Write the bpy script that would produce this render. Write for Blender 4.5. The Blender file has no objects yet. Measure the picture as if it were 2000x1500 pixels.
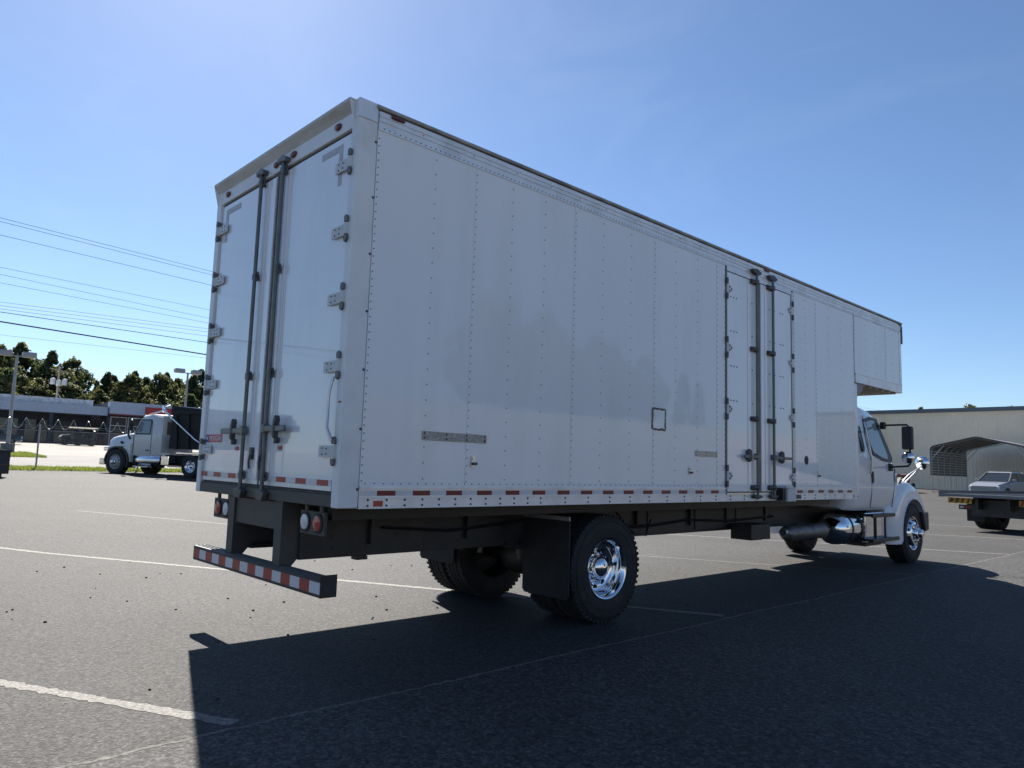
import bpy, math, random
from mathutils import Vector, Matrix
random.seed(7)
R = math.radians
sc = bpy.context.scene
col = sc.collection

# ------------------------------------------------------------------ camera
def look(pos, yaw, pitch, roll):
    fw = Vector((-math.sin(yaw)*math.cos(pitch), math.cos(yaw)*math.cos(pitch), math.sin(pitch)))
    r = fw.cross(Vector((0, 0, 1))).normalized(); u = r.cross(fw)
    r2 = r*math.cos(roll)+u*math.sin(roll); u2 = -r*math.sin(roll)+u*math.cos(roll)
    m = Matrix((r2, u2, -fw)).transposed().to_4x4(); m.translation = pos
    return m
cam = bpy.data.cameras.new('camera'); camo = bpy.data.objects.new('camera', cam); col.objects.link(camo)
cam.sensor_width = 36.0; cam.lens = 1432.87/2000*36.0; cam.clip_start = 0.05; cam.clip_end = 6000
camo.matrix_world = look(Vector((4.4811, -2.6048, 1.4832)), 0.82, 0.1098, 0.0314)
sc.camera = camo

# ------------------------------------------------------------------ sky and sun
SUN_DIR = Vector((-0.699, 0.235, 0.675)).normalized()      # towards the sun
sun_el = math.asin(SUN_DIR.z); sun_az = math.atan2(SUN_DIR.x, SUN_DIR.y)
world = bpy.data.worlds.new('World'); sc.world = world; world.use_nodes = True
nt = world.node_tree; nt.nodes.clear()
wo = nt.nodes.new('ShaderNodeOutputWorld'); bg = nt.nodes.new('ShaderNodeBackground')
sky = nt.nodes.new('ShaderNodeTexSky'); sky.sky_type = 'NISHITA'; sky.sun_disc = False
sky.sun_elevation = sun_el; sky.sun_rotation = sun_az % (2*math.pi)
sky.air_density = 0.93; sky.dust_density = 0.28; sky.ozone_density = 5.6; sky.altitude = 100
bg.inputs['Strength'].default_value = 0.05
# faint cirrus wisps laid over the blue
geo = nt.nodes.new('ShaderNodeTexCoord'); mp = nt.nodes.new('ShaderNodeMapping')
mp.inputs['Scale'].default_value = (2.2, 5.0, 7.0); mp.inputs['Rotation'].default_value = (0.2, 0.5, 0.6)
nz = nt.nodes.new('ShaderNodeTexNoise'); nz.inputs['Scale'].default_value = 1.3; nz.inputs['Detail'].default_value = 7
nz.inputs['Roughness'].default_value = 0.55; nz.inputs['Distortion'].default_value = 0.6
rp = nt.nodes.new('ShaderNodeValToRGB'); rp.color_ramp.elements[0].position = 0.52; rp.color_ramp.elements[1].position = 0.86
rp.color_ramp.elements[1].color = (0.05, 0.05, 0.05, 1)
mx = nt.nodes.new('ShaderNodeMix'); mx.data_type = 'RGBA'
mx.inputs['B'].default_value = (9.0, 10.0, 11.0, 1)
nt.links.new(geo.outputs['Generated'], mp.inputs['Vector']); nt.links.new(mp.outputs['Vector'], nz.inputs['Vector'])
nt.links.new(nz.outputs['Fac'], rp.inputs['Fac']); nt.links.new(rp.outputs['Color'], mx.inputs['Factor'])
nt.links.new(sky.outputs['Color'], mx.inputs['A']); nt.links.new(mx.outputs['Result'], bg.inputs['Color'])
nt.links.new(bg.outputs['Background'], wo.inputs['Surface'])
sl = bpy.data.lights.new('sun', 'SUN'); sl.energy = 5.0; sl.angle = R(0.53); sl.color = (1.0, 0.94, 0.86)
so = bpy.data.objects.new('sun', sl); col.objects.link(so)
so.rotation_euler = (-SUN_DIR).to_track_quat('-Z', 'Y').to_euler(); so.location = SUN_DIR*80
sc.view_settings.view_transform = 'Standard'; sc.view_settings.look = 'None'
sc.view_settings.exposure = 1.45; sc.view_settings.gamma = 1.0; sc.view_settings.use_curve_mapping = False
sc.render.engine = 'CYCLES'; sc.cycles.max_bounces = 6; sc.cycles.use_denoising = True
sc.cycles.caustics_reflective = False; sc.cycles.caustics_refractive = False

# ------------------------------------------------------------------ materials
MATS = {}
def mat(name, base=(.5, .5, .5), rough=.5, metal=0., spec=.5, var=0., vscale=3., bump=0., bscale=20., dirt=None, dscale=1.5, damt=.5, dmin=.5, stretch=None, coat=0., emit=None, detail=5.):
    if name in MATS: return MATS[name]
    m = bpy.data.materials.new(name); m.use_nodes = True
    n = m.node_tree; b = n.nodes['Principled BSDF']; L = n.links.new
    b.inputs['Base Color'].default_value = (*base, 1); b.inputs['Roughness'].default_value = rough
    b.inputs['Metallic'].default_value = metal; b.inputs['Specular IOR Level'].default_value = spec
    b.inputs['Coat Weight'].default_value = coat; b.inputs['Coat Roughness'].default_value = .02
    tc = n.nodes.new('ShaderNodeTexCoord'); vec = tc.outputs['Object']
    if stretch:
        mpn = n.nodes.new('ShaderNodeMapping'); mpn.inputs['Scale'].default_value = stretch
        L(vec, mpn.inputs['Vector']); vec = mpn.outputs['Vector']
    cout = None
    if var:
        t = n.nodes.new('ShaderNodeTexNoise'); t.inputs['Scale'].default_value = vscale; t.inputs['Detail'].default_value = detail
        t.inputs['Roughness'].default_value = .6; L(vec, t.inputs['Vector'])
        r = n.nodes.new('ShaderNodeMapRange'); r.inputs['From Min'].default_value = .3; r.inputs['From Max'].default_value = .7
        r.inputs['To Min'].default_value = 1-var; r.inputs['To Max'].default_value = 1+var; L(t.outputs['Fac'], r.inputs['Value'])
        mm = n.nodes.new('ShaderNodeMix'); mm.data_type = 'RGBA'; mm.blend_type = 'MULTIPLY'; mm.inputs['Factor'].default_value = 1
        mm.inputs['A'].default_value = (*base, 1); L(r.outputs['Result'], mm.inputs['B']); cout = mm.outputs['Result']
    if dirt:
        t = n.nodes.new('ShaderNodeTexNoise'); t.inputs['Scale'].default_value = dscale; t.inputs['Detail'].default_value = 8
        t.inputs['Roughness'].default_value = .65; L(vec, t.inputs['Vector'])
        r = n.nodes.new('ShaderNodeMapRange'); r.inputs['From Min'].default_value = dmin; r.inputs['From Max'].default_value = dmin+.25
        r.inputs['To Max'].default_value = damt; L(t.outputs['Fac'], r.inputs['Value'])
        mm = n.nodes.new('ShaderNodeMix'); mm.data_type = 'RGBA'; L(r.outputs['Result'], mm.inputs['Factor'])
        if cout: L(cout, mm.inputs['A'])
        else: mm.inputs['A'].default_value = (*base, 1)
        mm.inputs['B'].default_value = (*dirt, 1); cout = mm.outputs['Result']
    if cout: L(cout, b.inputs['Base Color'])
    if bump:
        t = n.nodes.new('ShaderNodeTexNoise'); t.inputs['Scale'].default_value = bscale; t.inputs['Detail'].default_value = 3; L(vec, t.inputs['Vector'])
        bn = n.nodes.new('ShaderNodeBump'); bn.inputs['Strength'].default_value = bump; bn.inputs['Distance'].default_value = .02
        L(t.outputs['Fac'], bn.inputs['Height']); L(bn.outputs['Normal'], b.inputs['Normal'])
    if emit:
        b.inputs['Emission Color'].default_value = (*emit[:3], 1); b.inputs['Emission Strength'].default_value = emit[3]
    MATS[name] = m
    return m

def asphalt(name, base, agg, speck=90., contrast=.55, stain=.25, bump=.5, warm=(1, 1, 1)):
    m = bpy.data.materials.new(name); m.use_nodes = True; n = m.node_tree; b = n.nodes['Principled BSDF']; L = n.links.new
    b.inputs['Roughness'].default_value = .85; b.inputs['Specular IOR Level'].default_value = .3
    tc = n.nodes.new('ShaderNodeTexCoord'); vec = tc.outputs['Object']
    def noise(s, d=3, ro=.6):
        t = n.nodes.new('ShaderNodeTexNoise'); t.inputs['Scale'].default_value = s; t.inputs['Detail'].default_value = d
        t.inputs['Roughness'].default_value = ro; L(vec, t.inputs['Vector']); return t.outputs['Fac']
    def mr(v, a, bb, c, d):
        r = n.nodes.new('ShaderNodeMapRange'); r.inputs['From Min'].default_value = a; r.inputs['From Max'].default_value = bb
        r.inputs['To Min'].default_value = c; r.inputs['To Max'].default_value = d; L(v, r.inputs['Value']); return r.outputs['Result']
    def mul(a, bb):
        q = n.nodes.new('ShaderNodeMath'); q.operation = 'MULTIPLY'; L(a, q.inputs[0]); L(bb, q.inputs[1]); return q.outputs[0]
    fine = noise(speck, 4, .7)
    vor = n.nodes.new('ShaderNodeTexVoronoi'); vor.inputs['Scale'].default_value = speck*.9; L(vec, vor.inputs['Vector'])
    sep = n.nodes.new('ShaderNodeSeparateColor'); L(vor.outputs['Color'], sep.inputs['Color'])
    f = mul(mr(fine, .3, .7, 1-contrast, 1+contrast), mr(sep.outputs['Red'], 0, 1, 1-contrast*.7, 1+contrast*.7))
    f = mul(f, mr(noise(speck*.36, 3, .7), .3, .7, 1-contrast*.75, 1+contrast*.75))
    f = mul(f, mr(noise(.35, 6, .62), .3, .7, 1-stain, 1+stain))
    f = mul(f, mr(noise(3.1, 5, .6), .3, .7, 1-stain*.5, 1+stain*.5))
    f = mul(f, mr(noise(.07, 3, .5), .35, .65, 1-stain*.5, 1+stain*.4))
    mm = n.nodes.new('ShaderNodeMix'); mm.data_type = 'RGBA'; mm.blend_type = 'MULTIPLY'; mm.inputs['Factor'].default_value = 1
    mm.inputs['A'].default_value = (*base, 1); L(f, mm.inputs['B'])
    # pale stones showing in the binder
    v2 = n.nodes.new('ShaderNodeTexVoronoi'); v2.inputs['Scale'].default_value = speck*.55; L(vec, v2.inputs['Vector'])
    s2 = n.nodes.new('ShaderNodeSeparateColor'); L(v2.outputs['Color'], s2.inputs['Color'])
    st = mul(mr(s2.outputs['Green'], .86, .9, 0, 1), mr(v2.outputs['Distance'], .25, .42, .7, 0))
    m2 = n.nodes.new('ShaderNodeMix'); m2.data_type = 'RGBA'; L(st, m2.inputs['Factor']); L(mm.outputs['Result'], m2.inputs['A'])
    m2.inputs['B'].default_value = (*agg, 1); L(m2.outputs['Result'], b.inputs['Base Color'])
    bn = n.nodes.new('ShaderNodeBump'); bn.inputs['Strength'].default_value = bump; bn.inputs['Distance'].default_value = .011
    L(mul(fine, mr(vor.outputs['Distance'], 0, .6, 1, .3)), bn.inputs['Height']); L(bn.outputs['Normal'], b.inputs['Normal'])
    return m

ASPH_OLD = asphalt('old_asphalt', (.0370, .0365, .0355), (.10, .096, .089), 62, .68, .16, .9)
ASPH_NEW = asphalt('new_asphalt', (.0445, .044, .0435), (.11, .106, .10), 54, .72, .18, .9)
SEAM = mat('asphalt_seam', (.105, .10, .092), .9, var=.6, vscale=30, bump=.5, bscale=60)
LINE_FAINT = mat('faded_line_paint', (.066, .065, .060), .8, var=.3, vscale=48, dirt=(.045, .044, .042), dscale=9, damt=.95, dmin=.42)
LINE = mat('worn_line_paint', (.165, .160, .142), .8, var=.45, vscale=46, bump=.6, bscale=60, dirt=(.042, .041, .039), dscale=30, damt=.95, dmin=.45)
ROAD = asphalt('pale_road', (.15, .145, .135), (.2, .19, .18), 60, .25, .15, .4)
FARLOT = asphalt('far_lot_concrete', (.20, .188, .168), (.23, .22, .20), 40, .2, .2, .3)
WHITE = mat('white_sheet_paint', (.84, .86, .87), .45, var=.03, vscale=.9, spec=.3, bump=.006, bscale=1.6, dirt=(.72, .73, .72), dscale=2.2, damt=.45, coat=.75, stretch=(1, 1, .25))
WHITED = mat('white_door_paint', (.88, .89, .90), .45, var=.03, vscale=1.2, bump=.012, bscale=1.3, coat=1., dirt=(.62, .63, .63), dscale=1.4, damt=.4, stretch=(1, 1, .35))
POSTW = mat('white_post_paint', (.80, .81, .815), .4, var=.05, vscale=2, dirt=(.42, .40, .37), dscale=2.2, damt=.35)
RAILM = mat('silver_white_rail', (.80, .81, .82), .35, metal=.25, var=.08, vscale=4, dirt=(.38, .36, .33), dscale=3, damt=.4)
ALU = mat('brushed_aluminium', (.62, .63, .63), .35, metal=.9, var=.12, vscale=6)
GALV = mat('galvanised_steel', (.45, .46, .45), .45, metal=.6, var=.15, vscale=9, dirt=(.22, .20, .17), dscale=7, damt=.4)
DIRTYROD = mat('weathered_lock_rod', (.15, .16, .155), .45, metal=.6, var=.2, vscale=8, dirt=(.13, .12, .10), dscale=6, damt=.6)
BRACK = mat('dark_cast_bracket', (.09, .09, .09), .5, metal=.3, var=.3, vscale=12)
GASKET = mat('black_rubber_gasket', (.035, .035, .035), .7, var=.2, vscale=12)
RUBBER = mat('tyre_rubber', (.022, .022, .023), .75, var=.25, vscale=9, dirt=(.06, .055, .05), dscale=5, damt=.4, bump=.15, bscale=60)
FRAME = mat('black_frame_paint', (.030, .029, .028), .5, var=.3, vscale=4, dirt=(.075, .068, .058), dscale=3, damt=.5)
SILLM = mat('grey_brown_sill_paint', (.075, .068, .060), .6, var=.2, vscale=4, dirt=(.04, .037, .033), dscale=4, damt=.5)
CHROME = mat('polished_aluminium', (.82, .83, .85), .06, metal=1., bump=.02, bscale=9)
RIVET = mat('dirt_shade_rivet', (.22, .22, .23), .5, metal=.3)  # dark grey combines dirt rings with the shading around each head
BOLT = mat('dark_bolt', (.08, .08, .085), .5, metal=.4)
REDT = mat('red_reflective_tape', (.36, .022, .020), .35, var=.15, vscale=30)
SILT = mat('silver_reflective_tape', (.68, .685, .69), .4, var=.08, vscale=30)
REDD = mat('angle_dimmed_red_tape', (.17, .010, .012), .35, var=.15, vscale=30)  # same red tape; its dimmer look from the side is put into the colour
REDL = mat('red_lamp_lens', (.42, .03, .03), .15, spec=.6, var=.1, vscale=20)
REDM = mat('dark_red_marker_lens', (.13, .045, .045), .25, var=.2, vscale=20)
WHTL = mat('clear_lamp_lens', (.70, .71, .70), .15, spec=.6)
GHOST = mat('faded_tape', (.50, .52, .55), .55, var=.08, vscale=14)
CAULK = mat('brown_sealant', (.17, .155, .125), .8, var=.4, vscale=20)
TREADP = mat('tread_plate', (.50, .48, .43), .45, metal=.5, var=.2, vscale=30, bump=.8, bscale=55)
PLATEB = mat('bare_patch_plate', (.52, .48, .42), .5, metal=.3, var=.1, vscale=12)
CABW = mat('cab_white_paint', (.76, .78, .80), .15, coat=.6, var=.03, vscale=2)
GLASS = mat('vehicle_glass', (.24, .30, .31), .03, spec=.9)  # pale base stands in for sky seen through the solid cab
GLASSD = mat('dark_vehicle_glass', (.015, .018, .02), .04, spec=.8)
BLKP = mat('black_plastic', (.022, .022, .023), .45, var=.15, vscale=8)
DPFM = mat('heat_stained_steel', (.20, .195, .19), .45, metal=.6, var=.25, vscale=10)
TAN = mat('beige_underside', (.55, .50, .41), .6, var=.1, vscale=4)
NAVY = mat('blue_logo', (.03, .05, .22), .4)
PURE = mat('white_lettering', (.80, .80, .80), .5)
LOGOR = mat('red_logo', (.50, .03, .04), .4)
def thin_mat(name, base, trans, amt=.5, var=.3, vscale=.5):
    m = mat(name, base, .6, var=var, vscale=vscale); n = m.node_tree; b = n.nodes['Principled BSDF']; o = n.nodes['Material Output']
    t = n.nodes.new('ShaderNodeBsdfTranslucent'); t.inputs['Color'].default_value = (*trans, 1); x = n.nodes.new('ShaderNodeMixShader'); x.inputs['Fac'].default_value = amt
    n.links.new(b.outputs[0], x.inputs[1]); n.links.new(t.outputs[0], x.inputs[2]); n.links.new(x.outputs[0], o.inputs['Surface']); return m
LEAFS = [thin_mat('leaf_dark', (.040, .062, .026), (.045, .06, .022)), thin_mat('leaf_mid', (.070, .095, .036), (.085, .10, .035)), thin_mat('leaf_yellow', (.13, .135, .055), (.16, .155, .06))]
BARK = mat('bark', (.11, .085, .065), .9, var=.3, vscale=6)
GRASS = thin_mat('verge_grass', (.14, .17, .03), (.20, .24, .04), .5, .3, 1.2)
FASC = mat('plaza_fascia_metal', (.38, .44, .54), .5, var=.05, vscale=1)
PARA = mat('plaza_parapet', (.50, .52, .54), .8, var=.3, vscale=2.5)
PWALL = mat('plaza_dark_wall', (.045, .048, .062), .8, var=.2, vscale=1.2)
STORE = mat('store_glass', (.035, .04, .045), .1, spec=.6)
WMETAL = mat('warehouse_metal', (.95, .81, .61), .6, var=.04, vscale=.6, dirt=(.80, .69, .53), dscale=.5, damt=.5)  # base warmed in place of light bounced off sunlit pavement
WTRIM = mat('warehouse_trim', (.12, .15, .18), .5)
CARPM = mat('carport_sheet', (.17, .17, .185), .5, metal=.2, var=.1, vscale=2)
CARPF = mat('carport_tube', (.50, .50, .50), .45, metal=.5)
TRUCKW = mat('dump_truck_paint', (.70, .70, .69), .25, coat=.4, var=.05, vscale=2)
DARKB = mat('dump_body_black', (.011, .012, .015), .7, var=.3, vscale=3)
AMBER = mat('amber_lamp', (.75, .22, .03), .3)
YEL = mat('yellow_tape', (.65, .55, .03), .4)
SILCAR = mat('shaded_silver_paint', (.24, .25, .27), .25, metal=.3, coat=.5)  # silver darkened to stand in for the carport's shade
DARKCAR = mat('dark_car_paint', (.02, .022, .028), .2, coat=.6)
POLEG = mat('grey_pole_paint', (.30, .31, .33), .5, metal=.2, var=.1, vscale=3)
WOODP = mat('weathered_pole_wood', (.30, .26, .22), .9, var=.2, vscale=5)
CONC = mat('concrete', (.16, .16, .165), .9, var=.2, vscale=6)
WIREM = mat('power_cable', (.16, .17, .19), .6)
WIREB = mat('black_cable', (.012, .012, .014), .6)
STONE = mat('dark_pebble', (.035, .034, .033), .9, var=.4, vscale=40)

# ------------------------------------------------------------------ mesh helpers
class MB:
    def __init__(s): s.v = []; s.f = []
    def add(s, vs, fs):
        o = len(s.v); s.v += [tuple(p) for p in vs]; s.f += [tuple(i+o for i in f) for f in fs]; return s
    def box(s, x0, x1, y0, y1, z0, z1):
        if x0 > x1: x0, x1 = x1, x0
        if y0 > y1: y0, y1 = y1, y0
        if z0 > z1: z0, z1 = z1, z0
        return s.add([(x0, y0, z0), (x1, y0, z0), (x1, y1, z0), (x0, y1, z0), (x0, y0, z1), (x1, y0, z1), (x1, y1, z1), (x0, y1, z1)],
                     [(0, 3, 2, 1), (4, 5, 6, 7), (0, 1, 5, 4), (1, 2, 6, 5), (2, 3, 7, 6), (3, 0, 4, 7)])
    def bar(s, p, q, w, h=None, up=(0, 0, 1)):
        h = h or w; p = Vector(p); q = Vector(q); d = (q-p).normalized(); u = Vector(up)
        if abs(d.dot(u)) > .98: u = Vector((1, 0, 0))
        a = d.cross(u).normalized()*w/2; b = a.cross(d).normalized()*h/2
        return s.add([p-a-b, p+a-b, p+a+b, p-a+b, q-a-b, q+a-b, q+a+b, q-a+b],
                     [(0, 3, 2, 1), (4, 5, 6, 7), (0, 1, 5, 4), (1, 2, 6, 5), (2, 3, 7, 6), (3, 0, 4, 7)])
    def tube(s, pts, r, n=8, closed=False):
        pts = [Vector(p) for p in pts]; rs = r if isinstance(r, (list, tuple)) else [r]*len(pts); rings = []; N = len(pts)
        ref = None
        for i, p in enumerate(pts):
            d = (pts[min(i+1, N-1)]-pts[max(i-1, 0)]).normalized() if not closed else (pts[(i+1) % N]-pts[i-1]).normalized()
            if ref is None: ref = Vector((0, 0, 1)) if abs(d.z) < .9 else Vector((1, 0, 0))
            a = d.cross(ref).normalized(); ref = a.cross(d).normalized(); b = ref
            rings.append([p+(a*math.cos(2*math.pi*k/n)+b*math.sin(2*math.pi*k/n))*rs[i] for k in range(n)])
        vs = [q for rg in rings for q in rg]; fs = []
        for i in range(N if closed else N-1):
            for k in range(n):
                i2 = (i+1) % N; fs.append((i*n+k, i*n+(k+1) % n, i2*n+(k+1) % n, i2*n+k))
        if not closed: fs += [tuple(range(n-1, -1, -1)), tuple((N-1)*n+k for k in range(n))]
        return s.add(vs, fs)
    def lathe(s, prof, org=(0, 0, 0), axis=(1, 0, 0), n=32, close=False):
        ax = Vector(axis).normalized(); o = Vector(org); u = Vector((0, 0, 1)) if abs(ax.z) < .9 else Vector((0, 1, 0))
        a = ax.cross(u).normalized(); b = a.cross(ax); vs = []; fs = []; m = len(prof)
        for (r, h) in prof:
            for k in range(n):
                t = 2*math.pi*k/n; vs.append(o+ax*h+(a*math.cos(t)+b*math.sin(t))*max(r, 1e-4))
        for i in range(m if close else m-1):
            for k in range(n):
                j = (i+1) % m; fs.append((i*n+k, j*n+k, j*n+(k+1) % n, i*n+(k+1) % n))
        return s.add(vs, fs)
    def prism(s, poly, ax, d0, d1):
        # poly in the two remaining axes (in xyz order)
        def P(a, b, d): return {0: (d, a, b), 1: (a, d, b), 2: (a, b, d)}[ax]
        n = len(poly); vs = [P(a, b, d0) for a, b in poly]+[P(a, b, d1) for a, b in poly]
        return s.add(vs, [tuple(range(n-1, -1, -1)), tuple(range(n, 2*n))]+[(k, (k+1) % n, n+(k+1) % n, n+k) for k in range(n)])
    def loft(s, rings, cap=True):
        n = len(rings[0]); m = len(rings); fs = []
        for i in range(m-1):
            for k in range(n): fs.append((i*n+k, i*n+(k+1) % n, (i+1)*n+(k+1) % n, (i+1)*n+k))
        if cap: fs += [tuple(range(n-1, -1, -1)), tuple((m-1)*n+k for k in range(n))]
        return s.add([q for r in rings for q in r], fs)
    def dome(s, c, nrm, r, h, n=6):
        c = Vector(c); nv = Vector(nrm).normalized(); u = Vector((0, 0, 1)) if abs(nv.z) < .9 else Vector((0, 1, 0))
        a = nv.cross(u).normalized(); b = a.cross(nv); vs = []
        for rr, hh in ((r, 0), (r*.7, h)):
            for k in range(n): t = 2*math.pi*k/n; vs.append(c+nv*hh+(a*math.cos(t)+b*math.sin(t))*rr)
        return s.add(vs, [(k, (k+1) % n, n+(k+1) % n, n+k) for k in range(n)]+[tuple(range(n, 2*n))])
    def mesh(s, name, material, smooth=None):
        me = bpy.data.meshes.new(name); me.from_pydata(s.v, [], s.f)
        if material: me.materials.append(material)
        if smooth is not None:
            me.shade_smooth(); me.set_sharp_from_angle(angle=R(smooth))
        me.update(); return me
    def build(s, name, material, parent=None, smooth=None, bevel=0., seg=1, stuff=False, loc=None):
        o = bpy.data.objects.new(name, s.mesh(name, material, smooth)); col.objects.link(o); o.parent = parent
        if loc: o.location = loc
        if bevel:
            m = o.modifiers.new('bevel', 'BEVEL'); m.width = bevel; m.segments = seg; m.limit_method = 'ANGLE'; m.angle_limit = R(40)
        if stuff: o['kind'] = 'stuff'
        return o
def thing(name, label, cat, loc=(0, 0, 0), rz=0., group=None):
    o = bpy.data.objects.new(name, None); col.objects.link(o); o.location = loc; o.rotation_euler = (0, 0, rz)
    o.empty_display_size = .3; return tag(o, label, cat, group)
def tag(o, label, cat, group=None):
    o['label'] = label; o['category'] = cat
    if group: o['group'] = group
    return o
def struct(o): o['kind'] = 'structure'; return o
def inst(src, parent, loc=(0, 0, 0), rot=(0, 0, 0), scale=(1, 1, 1)):
    o = src.copy(); col.objects.link(o); o.parent = parent; o.location = loc; o.rotation_euler = rot; o.scale = scale
    return o
def copy_tree(o, parent=None):
    c = o.copy(); col.objects.link(c); c.parent = parent
    for ch in list(o.children): copy_tree(ch, c)
    return c
def interp(t, x):
    if x <= t[0][0]: return t[0][1]
    for (a, b), (c, d) in zip(t, t[1:]):
        if x <= c: return b+(d-b)*(x-a)/(c-a)
    return t[-1][1]
TS = [(0, 0), (8, 0), (32, .48), (42, .52), (88, 2.2), (110, 2.35), (400, 4)]
TY = [(26, 0), (62, .2), (300, .6)]
TX = [(24, 0), (40, 3.4), (55, 7.6), (70, 9.0), (400, 11)]  # unseen rise, shaped for the skyline mirrored in the truck side
def terr(x, y): return interp(TS, -x)+interp(TY, y)+interp(TX, x)

# ------------------------------------------------------------------ ground
def sheet(name, xs, ys, material, dz=0., jag=None):
    m = MB(); nx = len(xs)
    vs = []
    for y in ys:
        for i, x in enumerate(xs):
            xx = x+(jag(y) if (jag and i == 0) else 0); vs.append((xx, y, terr(xx, y)+dz))
    fs = [(j*nx+i, j*nx+i+1, (j+1)*nx+i+1, (j+1)*nx+i) for j in range(len(ys)-1) for i in range(nx-1)]
    m.add(vs, fs); return struct(m.build(name, material, smooth=60))
gx = [-2500, -1200, -600, -400, -250, -160, -110, -99, -88, -76, -64, -53, -47, -42, -37, -32, -26, -20, -14, -8, -4, 0, 6, 12, 18, 26, 40, 55, 70, 110, 200, 400, 1200]
gy = [-900, -300, -120, -60, -30, -16, -8, -4, 0, 4, 8, 14, 20, 26, 35, 44, 53, 62, 80, 120, 200, 300, 800, 2500]
sheet('parking_lot', gx, gy, ASPH_OLD)
def jagf(y):
    return .010*math.sin(y*2.3)+.005*math.sin(y*17.1+1)+.004*math.sin(y*41.7+2)
fine_y = [-40, -20, -8]+[-6+.06*i for i in range(int(26/.06))]+[20+2*i for i in range(0, 23)]+[70]
lane = sheet('newer_asphalt_lane', [.43, 3, 6, 9, 12], fine_y, ASPH_NEW, .004, jagf)
sheet('added_bounce_slope', [12.01, 18, 24, 32, 40, 48, 55, 62, 70, 110], [-60, -30, -8, 8, 26, 44, 62, 90, 140], FARLOT, .005)  # unseen pale ground, added to bounce sunlight onto the truck side
# crumbly pale seam between the two surfacings
m = MB(); vs = []; ys = [-6+.03*i for i in range(int(26/.03))]
for y in ys:
    w = .010+.014*random.random(); c = .425+jagf(y)+random.uniform(-.006, .006)
    vs += [(c-w, y, .0045+terr(c, y)), (c, y, .0062+terr(c, y)), (c+w*.8, y, .0052+terr(c, y))]
m.add(vs, [(3*j+a, 3*j+a+1, 3*j+a+4, 3*j+a+3) for j in range(len(ys)-1) for a in (0, 1)])
struct(m.build('asphalt_seam_ridge', SEAM))
# angled parking lines, worn
ld = Vector((-.882, -.471, 0)); ln = Vector((.471, -.882, 0))
for k, (ex, ey, ll) in enumerate([(.33, -.77, 14), (.32, 4.38, 17), (.31, 9.80, 17), (.40, 15.1, 17), (.4, 20.4, 17), (.4, 25.7, 17)]):
    m = MB(); vs = []; N = int(ll/.04)
    for i in range(N+1):
        p = Vector((ex, ey, 0))+ld*(ll*i/N); w = .048+random.uniform(-.009, .009)
        for sgn in (-1, 1):
            q = p+ln*(w*sgn+random.uniform(-.007, .007)); vs.append((q.x, q.y, terr(q.x, q.y)+.0022))
    m.add(vs, [(2*i, 2*i+2, 2*i+3, 2*i+1) for i in range(N)])
    struct(m.build('parking_line', LINE_FAINT if k == 2 else LINE))
# road and far lot beyond the verge
sheet('road', [-59, -53, -47, -43], [-300, -100, -30, 0, 20, 40, 100, 400], ROAD, .005)
sheet('plaza_lot', [-130, -110, -99, -88, -76, -64, -59.01], [-300, -100, -30, 0, 20, 40, 100, 400], FARLOT, .005)
def grass(name, label, pts_fn, n, h0, h1):
    m = MB()
    for i in range(n):
        x, y = pts_fn(); z = terr(x, y); a = random.uniform(0, math.tau); w = random.uniform(.03, .07); h = random.uniform(h0, h1)
        lx, ly = random.uniform(-.06, .06), random.uniform(-.06, .06)
        m.add([(x-math.cos(a)*w, y-math.sin(a)*w, z), (x+math.cos(a)*w, y+math.sin(a)*w, z), (x+lx, y+ly, z+h)], [(0, 1, 2)])
    o = m.build(name, GRASS, stuff=True); o['label'] = label; o['category'] = 'grass'; return o
sheet('verge_soil', [-42.8, -40, -37.2], [-60, -20, 0, 20, 40, 80], mat('verge_soil', (.10, .115, .03), .9, var=.3, vscale=1.5), .012)
grass('verge_grass', 'strip of sunlit green grass along the chain-link fence', lambda: (random.uniform(-42.8, -37.2), random.uniform(-14, 40)), 30000, .05, .16)
def wedge():
    t = random.random(); return (-54.2-7*random.random()*1.0, 9.0-12*t**.5*random.random()-0.2)
grass('island_grass', 'small grass island around the light pole base beyond the fence', wedge, 9000, .06, .2)

# hairline cracks
CRACK = mat('crack_filler', (.016, .016, .016), .9)
for (x, y), a0, ln_ in (((-7.5, 2.8), 1.1, 3.5), ((-10, 4.2), .2, 4.0), ((-2.2, 9.2), 2.6, 3.0), ((-13, 6.5), .9, 5.0)):
    a = a0; vs = []; px_, py_ = x, y
    for k in range(int(ln_/.06)):
        a += random.uniform(-.45, .45)+(a0-a)*.25; px_ += math.cos(a)*.06; py_ += math.sin(a)*.06; w = random.uniform(.0015, .0045)
        vs += [(px_-math.sin(a)*w, py_+math.cos(a)*w, terr(px_, py_)+.0018), (px_+math.sin(a)*w, py_-math.cos(a)*w, terr(px_, py_)+.0018)]
    struct(MB().add(vs, [(2*i, 2*i+1, 2*i+3, 2*i+2) for i in range(len(vs)//2-1)]).build('pavement_crack', CRACK))
# pebbles strewn on the lot
m = MB()
spots = [(-7+9*random.random()**.7*.78, -2.5+8*random.random()) for _ in range(70)]
for x, y in spots:
    if x > .3: continue
    r = random.uniform(.006, .017); m.dome((x, y, terr(x, y)+.001), (0, 0, 1), r, r*.8, 5)
pb = m.build('pebbles', STONE, stuff=True); pb['label'] = 'dark pebbles scattered over the grey asphalt'; pb['category'] = 'pebbles'

# ------------------------------------------------------------------ box truck
W = 2.59; XC = -W/2; ZB = 1.15; ZT = 4.08; L1 = 8.6; L2 = 10.55; ZP = 2.88
truck = thing('box_truck', 'long white moving truck with riveted cargo box and attic over the cab', 'truck')
def P(mb, name, material, parent=None, **k): return mb.build(name, material, parent or truck, **k)

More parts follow.
